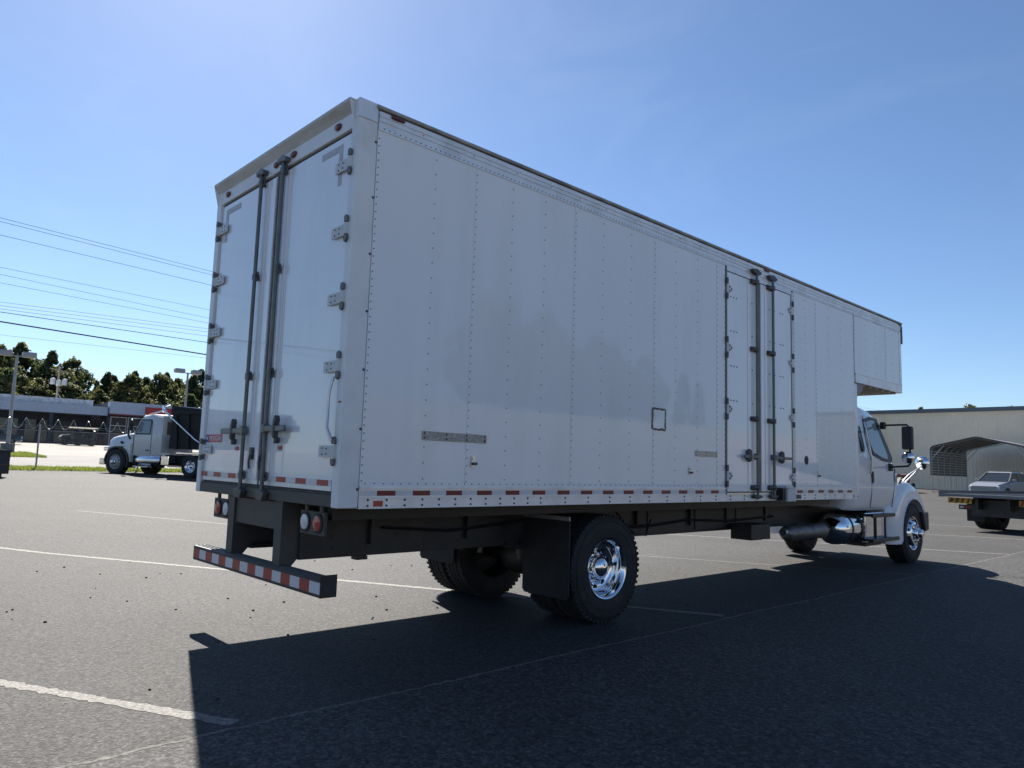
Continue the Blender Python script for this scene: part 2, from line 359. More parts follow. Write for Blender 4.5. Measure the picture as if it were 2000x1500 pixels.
# core shell, set back a little behind the skin panels
core = P(MB().box(-W+.012, -.012, .02, L1, ZB+.02, ZT-.03).box(-W+.014, -.014, L1-.01, L2-.02, ZP+.03, ZT-.032), 'cargo_box', POSTW)
P(MB().box(-W+.004, -.004, .03, L2-.01, ZT-.028, ZT-.004), 'roof', POSTW, core)
P(MB().box(-W, -W+.010, .15, L1, 1.30, 3.91).box(-W, -W+.0095, L1, L2-.02, ZP+.1, 3.91), 'far_side_panel', WHITE, core)
# skin panels on the near side
seams = [.152, 1.10, 2.315, 3.555, 4.76, 4.952]
for a, b in zip(seams, seams[1:]): P(MB().box(-.010, 0, a+.002, b-.002, 1.296, 3.912), 'side_panel', WHITE, core)
for a, b in ((6.652, 7.298), (7.298, 8.585)): P(MB().box(-.010, 0, a+.002, b-.002, 1.296, 3.912), 'side_panel', WHITE, core)
for a, b in ((8.62, 9.843), (9.843, 10.46)): P(MB().box(-.010, 0, a+.002, b-.002, 3.02, 3.912), 'side_panel', WHITE, core)
# seam lap strips: a shallow proud edge beside every seam
for y in (1.10, 2.315, 3.555, 4.76, 7.298): P(MB().box(-.001, .003, y-.001, y+.022, 1.30, 3.905), 'seam_strip', WHITE, core)
P(MB().box(-.001, .003, 9.842, 9.864, 3.03, 3.905), 'seam_strip', WHITE, core)
# top rail
tr = P(MB().box(-.012, .008, .152, L2-.02, 3.90, 3.968).box(-.012, .014, .152, L2-.02, 3.966, 4.04).box(-.012, .020, .152, L2-.02, 4.0, 4.006), 'top_rail', RAILM, core)
P(MB().prism([(-.03, 4.052), (.026, 4.052), (.032, 4.062), (.020, 4.082), (-.03, 4.085)], 1, .13, L2), 'drip_edge', mat('stained_drip_edge', (.36, .34, .30), .6, var=.35, vscale=5, dirt=(.12, .10, .08), dscale=4, damt=.7), core)
P(MB().box(-W-.014, -W+.012, .152, L2-.02, 3.90, 4.08), 'top_rail', RAILM, core)
for ya, n in ((.248, 1), (5.85, 1)):
    P(MB().box(.014, .034, ya, ya+.12, 4.012, 4.045), 'marker_light', REDM, tr, bevel=.008)
# bottom rail with upper tape band and lower flange
def brail(y0, y1): return P(MB().box(-.02, .004, y0, y1, ZB+.004, 1.222).box(-.02, .012, y0, y1, 1.222, 1.230).box(-.02, .003, y0, y1, 1.230, 1.285).box(-.02, .013, y0, y1, 1.285, 1.302).box(-.03, .010, y0, y1, ZB-.004, ZB+.010), 'bottom_rail', RAILM, core)
b1 = brail(.152, 4.945); b2 = brail(6.645, 8.60)
brm = P(MB().box(-.02, .004, 4.945, 6.645, ZB+.004, 1.222).box(-.03, .010, 4.945, 6.645, ZB-.004, ZB+.010), 'bottom_rail', RAILM, core)
P(MB().box(-W-.012, -W+.02, .152, L1, ZB, 1.30), 'bottom_rail', RAILM, core)
red = MB().box(.003, .0055, 0, .155, 1.236, 1.272).mesh('red_tape', REDD); sil = MB().box(.003, .005, 0, .152, 1.236, 1.272).mesh('silver_tape', SILT)
def strip(y0, n, par, per=.3115):
    for i in range(n):
        for me, dy, nm in ((red, 0, 'red_tape'), (sil, .1575, 'silver_tape')):
            o = bpy.data.objects.new(nm, me); col.objects.link(o); o.parent = par; o.location = (0, y0+i*per+dy, 0)
strip(.298, 15, b1, .3105); strip(6.705, 6, b2)
P(MB().box(.003, .0055, .16, .29, 1.236, 1.272), 'silver_tape', SILT, b1)
P(MB().box(.003, .007, .272, .350, 1.157, 1.201), 'red_reflector', REDL, b1)
P(MB().prism([(8.47, 1.186), (8.53, 1.21), (8.515, 1.186), (8.53, 1.163)], 0, .004, .006), 'red_arrow_sticker', REDT, b2)
# rivets and rail bolts
m = MB(); rr = .0062
def rcol(y, z0, z1, dz, x=0.): 
    z = z0
    while z < z1: m.dome((x, y, z), (1, 0, 0), rr, .004); z += dz
rcol(.168, 1.34, 3.88, .0555)
for y in (1.112, 2.327, 3.567, 4.772, 7.31): rcol(y, 1.34, 3.89, .0625, .003)
rcol(9.855, 3.06, 3.89, .0625, .003); rcol(10.44, 3.06, 3.89, .0625); rcol(8.635, 3.06, 3.89, .0625); rcol(8.56, 1.34, 3.89, .125)
rcol(4.935, 1.34, 3.89, .0625); rcol(6.672, 1.34, 3.89, .0625)
for y in (.693, 1.523, 1.922, 2.73, 3.17, 3.95, 4.37, 6.99, 7.72, 8.13, 9.02, 9.43, 10.15): rcol(y, (3.1 if y > 8.6 else 1.36), 3.88, .118)
y = .20
while y < L2-.05:
    m.dome((.008, y, 3.918), (1, 0, 0), rr, .004); y += .0475
y = .20
while y < 8.5:
    if not 4.93 < y < 6.66: m.dome((0, y, 1.322), (1, 0, 0), rr*.9, .004)
    y += .075
for y in (.55, 1.06, 1.55, 1.97, 2.36, 2.75, 3.2, 3.6, 4.0, 4.4): m.dome((.014, y, 3.985), (1, 0, 0), rr, .004)
P(m, 'rivets', RIVET, core, stuff=True)
m = MB(); y = .225
while y < 8.5:
    for z in (1.207, 1.166): m.dome((.004, y, z), (1, 0, 0), .0095, .007)
    y += .157 if y < 1.85 else .31
P(m, 'rail_bolts', BOLT, core, stuff=True)
# attic over the cab
P(MB().box(-.02, .010, L1+.03, L2-.03, ZP, 3.018).box(-.02, .016, L1+.03, L2-.03, 3.008, 3.022), 'attic_rail', RAILM, core)
P(MB().box(-W, -W+.02, L1+.03, L2-.03, ZP, 3.02), 'attic_rail', RAILM, core)
P(MB().box(-.022, .014, L2-.09, L2-.03, ZP, 3.93).box(-W-.005, 0, L2-.03, L2, ZP, 3.99), 'attic_front_post', ALU, core, bevel=.012)
P(MB().tube([(.004, L2-.16, 4.055), (.006, L2-.05, 4.045), (.006, L2-.015, 3.99), (.006, L2-.01, 3.86), (.006, L2-.012, 3.72)], .026, 8), 'corner_cap', BRACK, core, smooth=50)
ms = MB().box(-W+.02, -.02, L1, L2-.04, ZP+.01, ZP+.03)
us = P(ms, 'attic_floor', TAN, core)
for i in range(7): P(MB().box(-W+.03, -.03, L1+.15+i*.26, L1+.19+i*.26, ZP-.03, ZP+.01), 'floor_rib', TAN, us)
P(MB().prism([(L1, 2.48), (L1+.06, 2.48), (L1+.12, 2.66), (L1+.36, 2.80), (L1+.36, 2.885), (L1, 2.885)], 0, -.09, -.02), 'attic_gusset', mat('grey_gusset', (.25, .26, .27), .6), core)
P(MB().box(-.06, .006, 8.587, 8.69, ZB+.02, 2.87), 'front_corner_post', RAILM, core, bevel=.02)
# side fittings
tp = P(MB().box(0, .006, .668, 1.309, 1.648, 1.716), 'tread_plate_patch', TREADP, core)
m = MB()
for i in range(34):
    for j in range(4):
        c = Vector((.006, .683+i*.0184, 1.657+j*.0165)); d = Vector((0, .0075*(1 if (i+j) % 2 else -1), .0065))
        m.bar(c-d, c+d, .0035, .003, (1, 0, 0))
P(m, 'tread_lugs', TREADP, tp, stuff=True)
m = MB()
for y in (.69, .90, 1.10, 1.29):
    for z in (1.665, 1.70): m.dome((.006, y, z), (1, 0, 0), .008, .005)
P(m, 'plate_screws', BOLT, tp, stuff=True)
pp = P(MB().box(0, .005, 4.326, 4.77, 1.638, 1.702), 'patch_plate', PLATEB, core)
m = MB()
for y in (4.35, 4.55, 4.75):
    for z in (1.652, 1.688): m.dome((.005, y, z), (1, 0, 0), .007, .004)
P(m, 'plate_screws', BOLT, pp, stuff=True)
hp = P(MB().box(0, .006, 3.553, 3.757, 1.903, 2.094), 'hatch_plate', WHITE, core)
m = MB()
random.seed(3)
for (a, b) in (((3.545, 1.893), (3.545, 2.104)), ((3.765, 1.893), (3.765, 2.104)), ((3.545, 1.893), (3.765, 1.893)), ((3.545, 2.104), (3.765, 2.104))):
    pts = [Vector((.003, a[0]+(b[0]-a[0])*i/10+random.uniform(-.004, .004), a[1]+(b[1]-a[1])*i/10+random.uniform(-.004, .004))) for i in range(11)]
    m.tube(pts, [random.uniform(.007, .013) for _ in pts], 5)
P(m, 'sealant_frame', CAULK, hp)
for (y, z) in ((1.176, 1.50), (4.229, 1.478), (7.332, 1.482)):
    lt = P(MB().box(0, .008, y-.022, y+.022, z-.045, z+.045).box(.008, .022, y-.016, y+.016, z+.008, z+.034), 'latch_hook', ALU, core)
    P(MB().box(.008, .03, y-.014, y+.026, z-.028, z-.006), 'latch_tongue', BRACK, lt)
P(MB().lathe([(.001, .003), (.044, .003), (.046, .001), (.06, 0.0005), (.06, -.001)], (.001, 6.986, 1.667), (1, 0, 0), 20), 'drain_hole', GASKET, core)

# hinge, made once and copied: strap on the door, knuckle, dark cast ears
def hinge_meshes(sgn):
    # local: pin at origin along z, strap runs towards sgn*x, rear faces -y
    strap = MB().box(sgn*.012, sgn*.215, -.016, -.004, -.040, .040).lathe([(.024, -.042), (.024, .042)], (0, -.010, 0), (0, 0, 1), 12)
    ears = MB().prism([(-sgn*.024, -.050), (sgn*.020, -.050), (sgn*.020, -.088), (0, -.102), (-sgn*.024, -.085)], 1, -.030, .012)
    ear2 = MB().prism([(-sgn*.024, .050), (-sgn*.024, .085), (0, .102), (sgn*.020, .088), (sgn*.020, .050)], 1, -.030, .012); em = mat('grey_hinge_ear', (.16, .16, .155), .5, metal=.3, var=.3, vscale=14)
    bolts = MB()
    for dx, dz in ((.105, .018), (.105, -.018), (.165, .022), (.165, -.022)): bolts.dome((sgn*dx, -.016, dz), (0, -1, 0), .0065, .005)
    return strap.mesh('hinge_strap', mat('white_painted_hinge', (.62, .63, .62), .5, var=.1, vscale=12)), (ears.mesh('hinge_ear', em), ear2.mesh('hinge_ear', em)), bolts.mesh('hinge_bolts', BOLT)
# ---- rear frame
pr = P(MB().box(-.092, 0, -.012, .150, ZB, ZT).box(-.115, -.092, .012, .10, ZB+.1, 3.9), 'rear_corner_post', POSTW, bevel=.006)
pl = P(MB().box(-W, -W+.092, -.012, .150, ZB, ZT).box(-W+.092, -W+.115, .012, .10, ZB+.1, 3.9), 'rear_corner_post', POSTW, bevel=.006)
P(MB().box(-.050, .008, -.018, .148, 3.945, ZT+.012), 'post_top_cap', RAILM, pr, bevel=.006)
m = MB()
for i in range(7): m.dome((0, .138, 1.28+i*.42), (1, 0, 0), .011, .007)
P(m, 'post_bolts', BOLT, pr, stuff=True)
hd = P(MB().box(-W+.092, -.092, -.006, .10, 3.892, ZT), 'rear_header', POSTW, bevel=.004)
# flared visor along the top of the header; paint holds stain and beige shading
P(MB().prism([(-.004, 4.005), (-.062, 4.072), (-.064, 4.092), (.02, 4.092), (.02, 4.06)], 0, -W+.02, -.052), 'header_visor', mat('stained_shaded_visor_paint', (.64, .64, .63), .5, var=.15, vscale=2, dirt=(.36, .32, .25), dscale=3, damt=.5, stretch=(.5, 1, 3)), hd)
for x in (-W+.022, -.054): P(MB().prism([(-.004, 3.85), (-.062, 4.074), (-.004, 4.074)], 0, x-.003, x+.003), 'visor_end', POSTW, hd)
for x in (-.295, -1.007, -1.322, -1.633, -2.338):
    lens = MB(); lens.lathe([(.031, 0), (.03, .010), (.022, .018), (.001, .022)], (0, 0, 0), (0, -1, 0), 16)
    lens.v = [(a*1.55+x, b-.006, c*.9+3.958) for a, b, c in lens.v]
    P(lens, 'marker_light', REDM, hd, smooth=60)
sill = P(MB().box(-W+.093, -.093, -.008, .12, ZB+.002, 1.236).box(-W+.093, -.093, .0, .11, 1.236, 1.246), 'rear_sill', SILLM, bevel=.004)
# dark door gaskets
gk = P(MB().box(-W+.115, -.115, .050, .075, 1.24, 3.895), 'door_backing', GASKET)
def rear_door(x0, x1, hinge_x, sgn, rodx, strips):
    d = P(MB().box(x0, x1, .008, .045, 1.262, 3.868), 'rear_door', WHITED, bevel=.005)
    P(MB().box(x0-.006, x1+.006, .012, .030, 1.248, 1.262).box(x0-.006, x1+.006, .012, .030, 3.868, 3.884).box(x0-.008, x0, .012, .030, 1.248, 3.884).box(x1, x1+.008, .012, .030, 1.248, 3.884), 'edge_seal', GASKET, d)
    P(MB().box(x0+.004, x1-.004, .002, .008, 1.262, 1.292), 'kick_strip', RAILM, d)
    for a, b in strips: P(MB().box(a, b, -.002, .008, 1.30, 3.855), 'edge_rib', WHITED, d, bevel=.003)
    st, er, bo = hinge_meshes(sgn)
    for z in (3.625, 3.128, 2.632, 2.140, 1.538):
        h = bpy.data.objects.new('hinge', st); col.objects.link(h); h.parent = d; h.location = (hinge_x, .0, z)
        for me in (*er, bo):
            e = bpy.data.objects.new(me.name.split('.')[0], me); e['kind'] = 'stuff' if me is bo else 'part'
            if me is not bo: del e['kind']
            e = e; col.objects.link(e); e.parent = d; e.location = (hinge_x, .0, z)
    # lock rod with keepers
    rod = P(MB().tube([(rodx, -.032, 1.165), (rodx, -.032, 3.955)], .0165, 10), 'lock_rod', DIRTYROD, d, smooth=50)
    for z in (3.855, 3.018, 2.158, 1.332):
        P(MB().box(rodx-.030, rodx+.012, -.046, .004, z-.030, z+.030), 'rod_guide', BRACK, d, bevel=.006)
        ring = MB().tube([(rodx+.042+.026*math.cos(t), -.028, z+.034*math.sin(t)) for t in [2*math.pi*k/14 for k in range(14)]], .0075, 6, True)
        P(ring, 'guide_ring', BRACK, d)
    P(MB().prism([(rodx-.075, 3.955), (rodx-.06, 3.915), (rodx, 3.925), (rodx+.07, 3.910), (rodx+.085, 3.945), (rodx+.02, 3.975)], 1, -.058, -.008), 'lock_cam', DIRTYROD, d, bevel=.006)
    P(MB().prism([(rodx-.085, 1.215), (rodx-.05, 1.150), (rodx+.06, 1.140), (rodx+.09, 1.205), (rodx+.03, 1.225), (rodx-.03, 1.225)], 1, -.060, -.010), 'lock_cam', BRACK, d, bevel=.006)
    return d
dR = rear_door(-1.278, -.118, -.078, -1, -1.142, ((-1.24, -1.175), (-1.105, -1.065)))
dL = rear_door(-W+.118, -1.300, -W+.078, 1, -1.555, ((-1.52, -1.46), (-1.39, -1.325)))
P(MB().box(-1.300, -1.279, -.002, .02, 1.262, 3.868), 'centre_seal', mat('worn_grey_seal', (.16, .155, .145), .7, var=.3, vscale=6), dR)
def handle(d, rx, tip, z):
    s = 1 if tip > rx else -1
    P(MB().box(rx, tip, -.060, -.040, z-.026, z+.022).box(rx-.03*s, rx+.03*s, -.062, -.01, z-.036, z+.036), 'door_handle', DIRTYROD, d, bevel=.006)
    cx = rx+s*.20
    P(MB().prism([(cx-.016, z-.07), (cx+.010, z-.08), (cx+.014, z+.02), (cx+.030, z+.07), (cx+.012, z+.105), (cx-.010, z+.07), (cx-.020, z+.02)], 1, -.066, -.02).prism([(cx-.012, z-.12), (cx+.02, z-.11), (cx+.012, z-.07), (cx-.02, z-.07)], 1, -.05, -.004), 'handle_hasp', BRACK, d, bevel=.006)
    P(MB().box(cx-.03, cx+.026, -.002, .009, z-.165, z-.135), 'red_sticker', REDT, d)
handle(dL, -1.555, -1.985, 1.700); handle(dR, -1.142, -.77, 1.710)
for d, x in ((dL, -1.425), (dR, -1.235)):
    P(MB().box(x-.018, x+.018, -.022, .008, 1.46, 1.56).tube([(x, -.022, 1.50), (x-.006, -.026, 1.44), (x-.012, -.018, 1.385)], .009, 6), 'door_hook', BRACK, d)
# red and silver tape along the foot of the doors
for d, spots in ((dR, (-.165, -.49, -.81)), (dL, (-1.74, -2.06, -2.37))):
    P(MB().box(-1.06 if d is dR else -2.465, -.125 if d is dR else -1.66, .002, .0078, 1.296, 1.338), 'silver_tape', SILT, d)
    for x in spots: P(MB().box(x-.155, x, -.0005, .003, 1.297, 1.337), 'red_tape', REDT, d)
# faded L-shaped conspicuity tape at the upper corners
P(MB().box(-.545, -.235, .0045, .0085, 3.765, 3.815).box(-.285, -.235, .0045, .0085, 3.50, 3.765), 'faded_corner_tape', GHOST, dR)
P(MB().box(-2.385, -2.06, .0045, .0085, 3.765, 3.815).box(-2.385, -2.335, .0045, .0085, 3.50, 3.765), 'faded_corner_tape', GHOST, dL)
# hold-back bar on the right hinge line
P(MB().tube([(-.118, -.03, 2.06), (-.125, -.045, 1.99), (-.135, -.05, 1.93), (-.135, -.05, 1.70), (-.11, -.045, 1.66), (-.095, -.03, 1.61)], .012, 8), 'holdback_bar', ALU, dR, smooth=60)
P(MB().box(-.060, -.022, -.0145, -.0125, 1.874, 1.888), 'red_sticker', REDT, pr)
# maker's plate
lg = P(MB().box(-2.468, -2.10, .0035, .0082, 1.605, 1.675), 'maker_badge', LOGOR, dL)
P(MB().box(-2.468, -2.40, .0020, .0036, 1.605, 1.675), 'badge_field', NAVY, lg)
P(MB().prism([(-2.452, 1.640), (-2.434, 1.658), (-2.416, 1.640), (-2.434, 1.622)], 1, .0005, .0021), 'badge_diamond', PURE, lg)
def lettering(txt, size, name, material, parent, loc, rot, ext=.0006):
    cu = bpy.data.curves.new(name, 'FONT'); cu.body = txt; cu.size = size; cu.extrude = ext; cu.space_character = .95
    ob = bpy.data.objects.new('tmp_text', cu); col.objects.link(ob)
    dg = bpy.context.evaluated_depsgraph_get(); me = bpy.data.meshes.new_from_object(ob.evaluated_get(dg)); bpy.data.objects.remove(ob)
    me.materials.clear(); me.materials.append(material)
    o = bpy.data.objects.new(name, me); col.objects.link(o); o.parent = parent; o.location = loc; o.rotation_euler = rot; return o
lettering('MORGAN', .066, 'badge_lettering', PURE, lg, (-2.388, .0026, 1.617), (R(90), 0, 0))
# ---- side door
sf = P(MB().box(-.012, .001, 4.952, 6.655, 1.222, 3.90), 'side_door_frame', GASKET)
P(MB().box(-.01, .014, 6.578, 6.642, 1.235, 3.88), 'frame_strip', mat('bare_strip', (.62, .62, .58), .4, metal=.2, var=.15, vscale=4), sf); P(MB().box(-.01, .010, 4.955, 4.975, 1.235, 3.86), 'frame_strip', DIRTYROD, sf)
P(MB().box(-.01, .010, 4.975, 6.575, 3.842, 3.898), 'frame_strip', RAILM, sf); P(MB().box(-.01, .010, 4.975, 6.575, 1.224, 1.243), 'frame_strip', ALU, sf)
sst, ser, sbo = hinge_meshes(1)
def side_door(y0, y1, hy, sgn, rody, ribs, tipy, bolts):
    d = P(MB().box(-.005, .008, y0, y1, 1.255, 3.832), 'side_door', WHITED, bevel=.003)
    for a, b in ribs: P(MB().box(.007, .018, a, b, 1.262, 3.825), 'edge_rib', WHITED, d, bevel=.003)
    for z in (3.625, 2.925, 2.205, 1.436):
        h = P(MB().prism([(hy, z-.055), (hy+sgn*.03, z-.055), (hy+sgn*.11, z-.022), (hy+sgn*.11, z+.028), (hy+sgn*.03, z+.055), (hy, z+.055)], 0, .009, .020), 'hinge', mat('white_painted_hinge'), d)
        for za_ in (z-.125, z+.055): P(MB().box(.004, .030, hy-.018*sgn, hy+.016*sgn, za_, za_+.07), 'hinge_ear', BRACK, d)
        mm = MB()
        for dy, dz in ((.055, .026), (.055, -.026), (.095, .002)): mm.dome((.020, hy+sgn*dy, z+dz), (1, 0, 0), .013, .006)
        P(mm, 'hinge_bolts', BOLT, d, stuff=True)
    P(MB().tube([(.042, rody, 1.175), (.042, rody, 3.945)], .0165, 10), 'lock_rod', DIRTYROD, d, smooth=50)
    for z in (3.815, 2.975, 2.125, 1.305):
        P(MB().tube([(.025, rody-.115, z), (.044, rody-.02, z)], .030, 8).box(.008, .062, rody-.02, rody+.024, z-.03, z+.03), 'rod_guide', BRACK, d)
    P(MB().prism([(rody-.12, 3.965), (rody-.09, 3.925), (rody, 3.91), (rody+.08, 3.92), (rody+.11, 3.955), (rody, 3.985)], 0, .018, .058), 'lock_cam', BRACK, d, bevel=.006)
    P(MB().prism([(rody-.11, 1.19), (rody, 1.17), (rody+.10, 1.19), (rody+.08, 1.215), (rody-.08, 1.22)], 0, .012, .06), 'lock_cam', BRACK, d, bevel=.006)
    s = 1 if tipy > rody else -1; z = 1.675; cy = rody+s*.20
    P(MB().box(.05, .068, rody, tipy, z-.020, z+.014).box(.01, .066, rody-.03, rody+.03, z-.035, z+.035), 'door_handle', DIRTYROD, d)
    P(MB().prism([(cy-.03, z-.065), (cy+.025, z-.07), (cy+.035, z), (cy+.02, z+.085), (cy-.025, z+.085), (cy-.035, z)], 0, .008, .074), 'handle_hasp', BRACK, d, bevel=.02)
    mm = MB()
    for yy in bolts:
        for z in (3.54, 3.13, 2.715, 2.31): mm.dome((.008, yy, z), (1, 0, 0), .010, .006)
    P(mm, 'door_bolts', BOLT, d, stuff=True)
    return d
sd1 = side_door(4.985, 5.700, 4.962, 1, 5.615, ((5.44, 5.47), (5.655, 5.695)), 5.28, (5.06, 5.125, 5.19, 5.55))
sd2 = side_door(5.745, 6.560, 6.60, -1, 6.022, ((5.755, 5.79), (5.86, 5.89)), 6.45, (5.98, 6.12, 6.27, 6.34))
P(MB().box(-.004, .014, 5.704, 5.741, 1.258, 3.83), 'centre_seal', mat('worn_grey_seal'), sd1)
wb = P(MB().box(.012, .13, 6.20, 6.42, 1.135, 1.295).box(.012, .125, 6.17, 6.36, 1.297, 1.335), 'folded_step_box', mat('white_step_paint', (.66, .65, .63), .5, var=.08, vscale=8), bevel=.008)
P(MB().box(.012, .10, 6.13, 6.197, 1.15, 1.30).box(.01, .05, 6.43, 6.72, 1.165, 1.215), 'step_bracket', BLKP, wb)
# ---- chassis
for x0, x1 in ((-.90, -.825), (-1.765, -1.69)):
    rl = P(MB().box(x0, x1, .16, 12.1, .705, .735).box(x0, x1, .16, 12.1, 1.0, 1.03).box(x1-.012 if x0 > -1 else x0, x1 if x0 > -1 else x0+.012, .16, 12.1, .735, 1.0), 'frame_rail', FRAME)
    mm = MB()
    yy = .45
    while yy < 8.2:
        for z in (.78, .87, .95):
            if random.random() < .6: mm.dome((x1, yy+random.uniform(-.05, .05), z), (1, 0, 0), .016, .003, 8)
        yy += .31
    P(mm, 'rail_bolts', BLKP, rl, stuff=True)
for i in range(28):
    y = .30+i*.305
    P(MB().box(-W+.42, -.42, y, y+.045, 1.078, ZB-.006), 'cross_sill', FRAME)
P(MB().box(-.42, -.36, .16, 8.5, 1.04, ZB-.006), 'shadow_band_strip', FRAME); P(MB().box(-W+.36, -W+.42, .16, 8.5, 1.04, ZB-.006), 'shadow_band_strip', FRAME)  # dark strips added to stand for the shadow band under the box
P(MB().box(-.93, -.80, .16, 8.5, 1.0315, 1.075), 'long_sill', FRAME); P(MB().box(-1.79, -1.66, .16, 8.5, 1.0315, 1.075), 'long_sill', FRAME)
P(MB().box(-W+.03, -.03, .16, 8.55, ZB-.005, ZB+.03), 'cargo_floor_underside', FRAME)
for y in (.77, 1.80, 4.35, 5.45, 6.30, 7.35): P(MB().box(-.823, -.78, y, y+.035, .80, 1.12), 'mount_bracket', FRAME)
for y in (4.6, 5.6, 6.6): P(MB().box(-.823, -.812, y, y+.75, .74, .99), 'fish_plate', SILLM)
for y in (.9, 2.2, 3.9, 5.5, 7.2): P(MB().box(-1.70, -.90, y, y+.12, .75, .98), 'cross_member', FRAME)
P(MB().box(-.89, -.80, .66, .76, .675, .7045), 'rail_clip', FRAME)
for pts, r_ in (([(-.80, .9, .93), (-.77, 1.6, .88), (-.80, 2.3, .92), (-.82, 2.9, .98)], .014), ([(-.79, 3.7, .86), (-.76, 4.5, .82), (-.79, 5.4, .87), (-.77, 6.4, .83), (-.8, 7.6, .86)], .016), ([(-1.2, 2.6, .80), (-1.1, 2.8, .62), (-1.0, 3.0, .60)], .013), ([(-.6, 3.75, 1.0), (-.56, 4.0, .78), (-.62, 4.3, .74), (-.7, 4.5, .9)], .012)):
    P(MB().tube(pts, r_, 6), 'air_hose', BLKP, smooth=60)
# rear under-ride bumper: legs, centre plate, bar
for x0, x1 in ((-.97, -.85), (-1.86, -1.74)):
    P(MB().box(x0, x1, .012, .028, .655, ZB).prism([(.028, ZB), (.028, .655), (.11, .655), (.20, .76), (.45, .76), (.45, ZB)], 0, x1-.015, x1), 'bumper_leg', SILLM)
P(MB().box(-1.739, -.971, .03, .04, .93, ZB-.01), 'bumper_centre_plate', SILLM)
bb = P(MB().box(-2.472, -.132, -.030, .095, .655, .664).box(-2.472, -.132, -.030, -.022, .545, .655).box(-2.472, -.132, -.030, .095, .538, .546).box(-2.474, -2.466, -.03, .095, .538, .664).box(-.138, -.130, -.03, .100, .536, .690).box(-2.472, -.132, .085, .095, .546, .655), 'rear_bumper', FRAME, bevel=.004)
m = MB()
for i in range(110):
    for j in range(3): m.dome((-2.44+i*.0207, -.004+j*.036, .664), (0, 0, 1), .0075, .007, 6)
P(m, 'tread_studs', mat('worn_stud', (.06, .06, .06), .35, metal=.3), bb, stuff=True)
for i in range(16):
    x0 = -2.462+i*.1455
    P(MB().box(x0, x0+.1445, -.0335, -.0302, .562, .640), 'red_tape' if i % 2 == 0 else 'white_tape', REDT if i % 2 == 0 else SILT, bb)
# tail lamp clusters
for s, xs in ((1, (-.627, -.268, -.543, -.358)), (-1, (-2.274, -1.905, -1.99, -2.168))):
    tl = P(MB().box(xs[0], xs[1], .05, .075, .935, 1.105).box(xs[0]+.05, xs[0]+.09, .055, .075, 1.10, ZB).box(xs[1]-.09, xs[1]-.05, .055, .075, 1.10, ZB), 'tail_lamp', SILLM, bevel=.004)
    for x, mt, nm in ((xs[2], WHTL, 'reverse_lens'), (xs[3], REDL, 'brake_lens')):
        P(MB().lathe([(.072, 0), (.072, .010), (.058, .011), (.058, 0)], (x, .05, 1.022), (0, -1, 0), 24), 'lamp_grommet', GASKET, tl, smooth=40)
        P(MB().lathe([(.057, .004), (.055, .014), (.03, .020), (.001, .022)], (x, .05, 1.022), (0, -1, 0), 24), nm, mt, tl, smooth=60)
# axles, differential, springs, airbags, mud flaps
P(MB().lathe([(.075, -.95), (.08, -.35), (.17, -.22), (.20, -.10), (.20, .10), (.17, .22), (.08, .35), (.075, .95)], (XC, 3.07, .515), (1, 0, 0), 18), 'rear_axle', FRAME, smooth=50)
P(MB().box(XC-1.0, XC+1.0, 11.44, 11.54, .40, .48), 'front_axle', FRAME, bevel=.01)
for x in (-.80, -1.79):
    P(MB().bar((x, 2.3, .72), (x, 3.07, .58), .08, .05).bar((x, 3.07, .58), (x, 3.85, .72), .08, .05), 'leaf_spring', FRAME)
    P(MB().lathe([(.11, 0), (.13, .06), (.13, .14), (.11, .2)], (x, 2.62, .56), (0, 0, 1), 14), 'air_spring', BLKP, smooth=50)
    P(MB().tube([(x+.1, 2.75, .52), (x+.1, 2.85, .98)], .03, 8), 'shock_absorber', mat('grey_shock', (.35, .35, .35), .5), smooth=50)
def flap(x0, x1, z0):
    f = P(MB().prism([(x0, 1.02), (x0, z0+.03), (x0+.03, z0), (x1-.03, z0), (x1, z0+.03), (x1, 1.02)], 1, 2.50, 2.512), 'mud_flap', RUBBER)
    P(MB().box(x0-.01, x1+.01, 2.485, 2.499, .985, 1.022), 'flap_hanger', GALV, f)
flap(-.755, -.150, .268); flap(-2.44, -1.83, .40)
# wheels: made once, copied
def ring_lugs(mb, r, x0, x1, n, w, h, skew=0):
    for k in range(n):
        t = 2*math.pi*k/n; c, s = math.cos(t), math.sin(t); t2 = t+skew; c2, s2 = math.cos(t2), math.sin(t2)
        a = Vector((x0, c*r, s*r)); b = Vector((x1, c2*r, s2*r)); mb.bar(a, b, w, h, (0, c, s))
def tyre(n_lug=56):
    pr_ = [(.285, -.025), (.298, .0), (.36, .012), (.43, .012), (.482, -.004), (.505, -.022), (.512, -.04), (.512, -.088), (.498, -.091), (.498, -.103), (.512, -.106),
           (.514, -.147), (.500, -.150), (.500, -.160), (.514, -.163), (.512, -.204), (.498, -.207), (.498, -.219), (.512, -.222), (.512, -.268), (.505, -.287), (.482, -.305), (.43, -.321), (.36, -.321), (.298, -.309), (.285, -.284)]
    t = MB().lathe(pr_, (0, 0, 0), (1, 0, 0), 64)
    ring_lugs(t, .506, -.012, -.085, n_lug, .030, .022); ring_lugs(t, .506, -.225, -.298, n_lug, .030, .022)
    ring_lugs(t, .511, -.108, -.145, n_lug, .034, .010, .03); ring_lugs(t, .511, -.165, -.202, n_lug, .034, .010, .03)
    for r_, hh in ((.385, .0155), (.455, .0125)): t.lathe([(r_-.006, hh-.003), (r_-.003, hh), (r_+.003, hh), (r_+.006, hh-.003)], (0, 0, 0), (1, 0, 0), 64)
    return t.mesh('tyre', RUBBER, 35)
TYRE = tyre()
HOLE = mat('wheel_hole_black', (.008, .008, .008), .9)
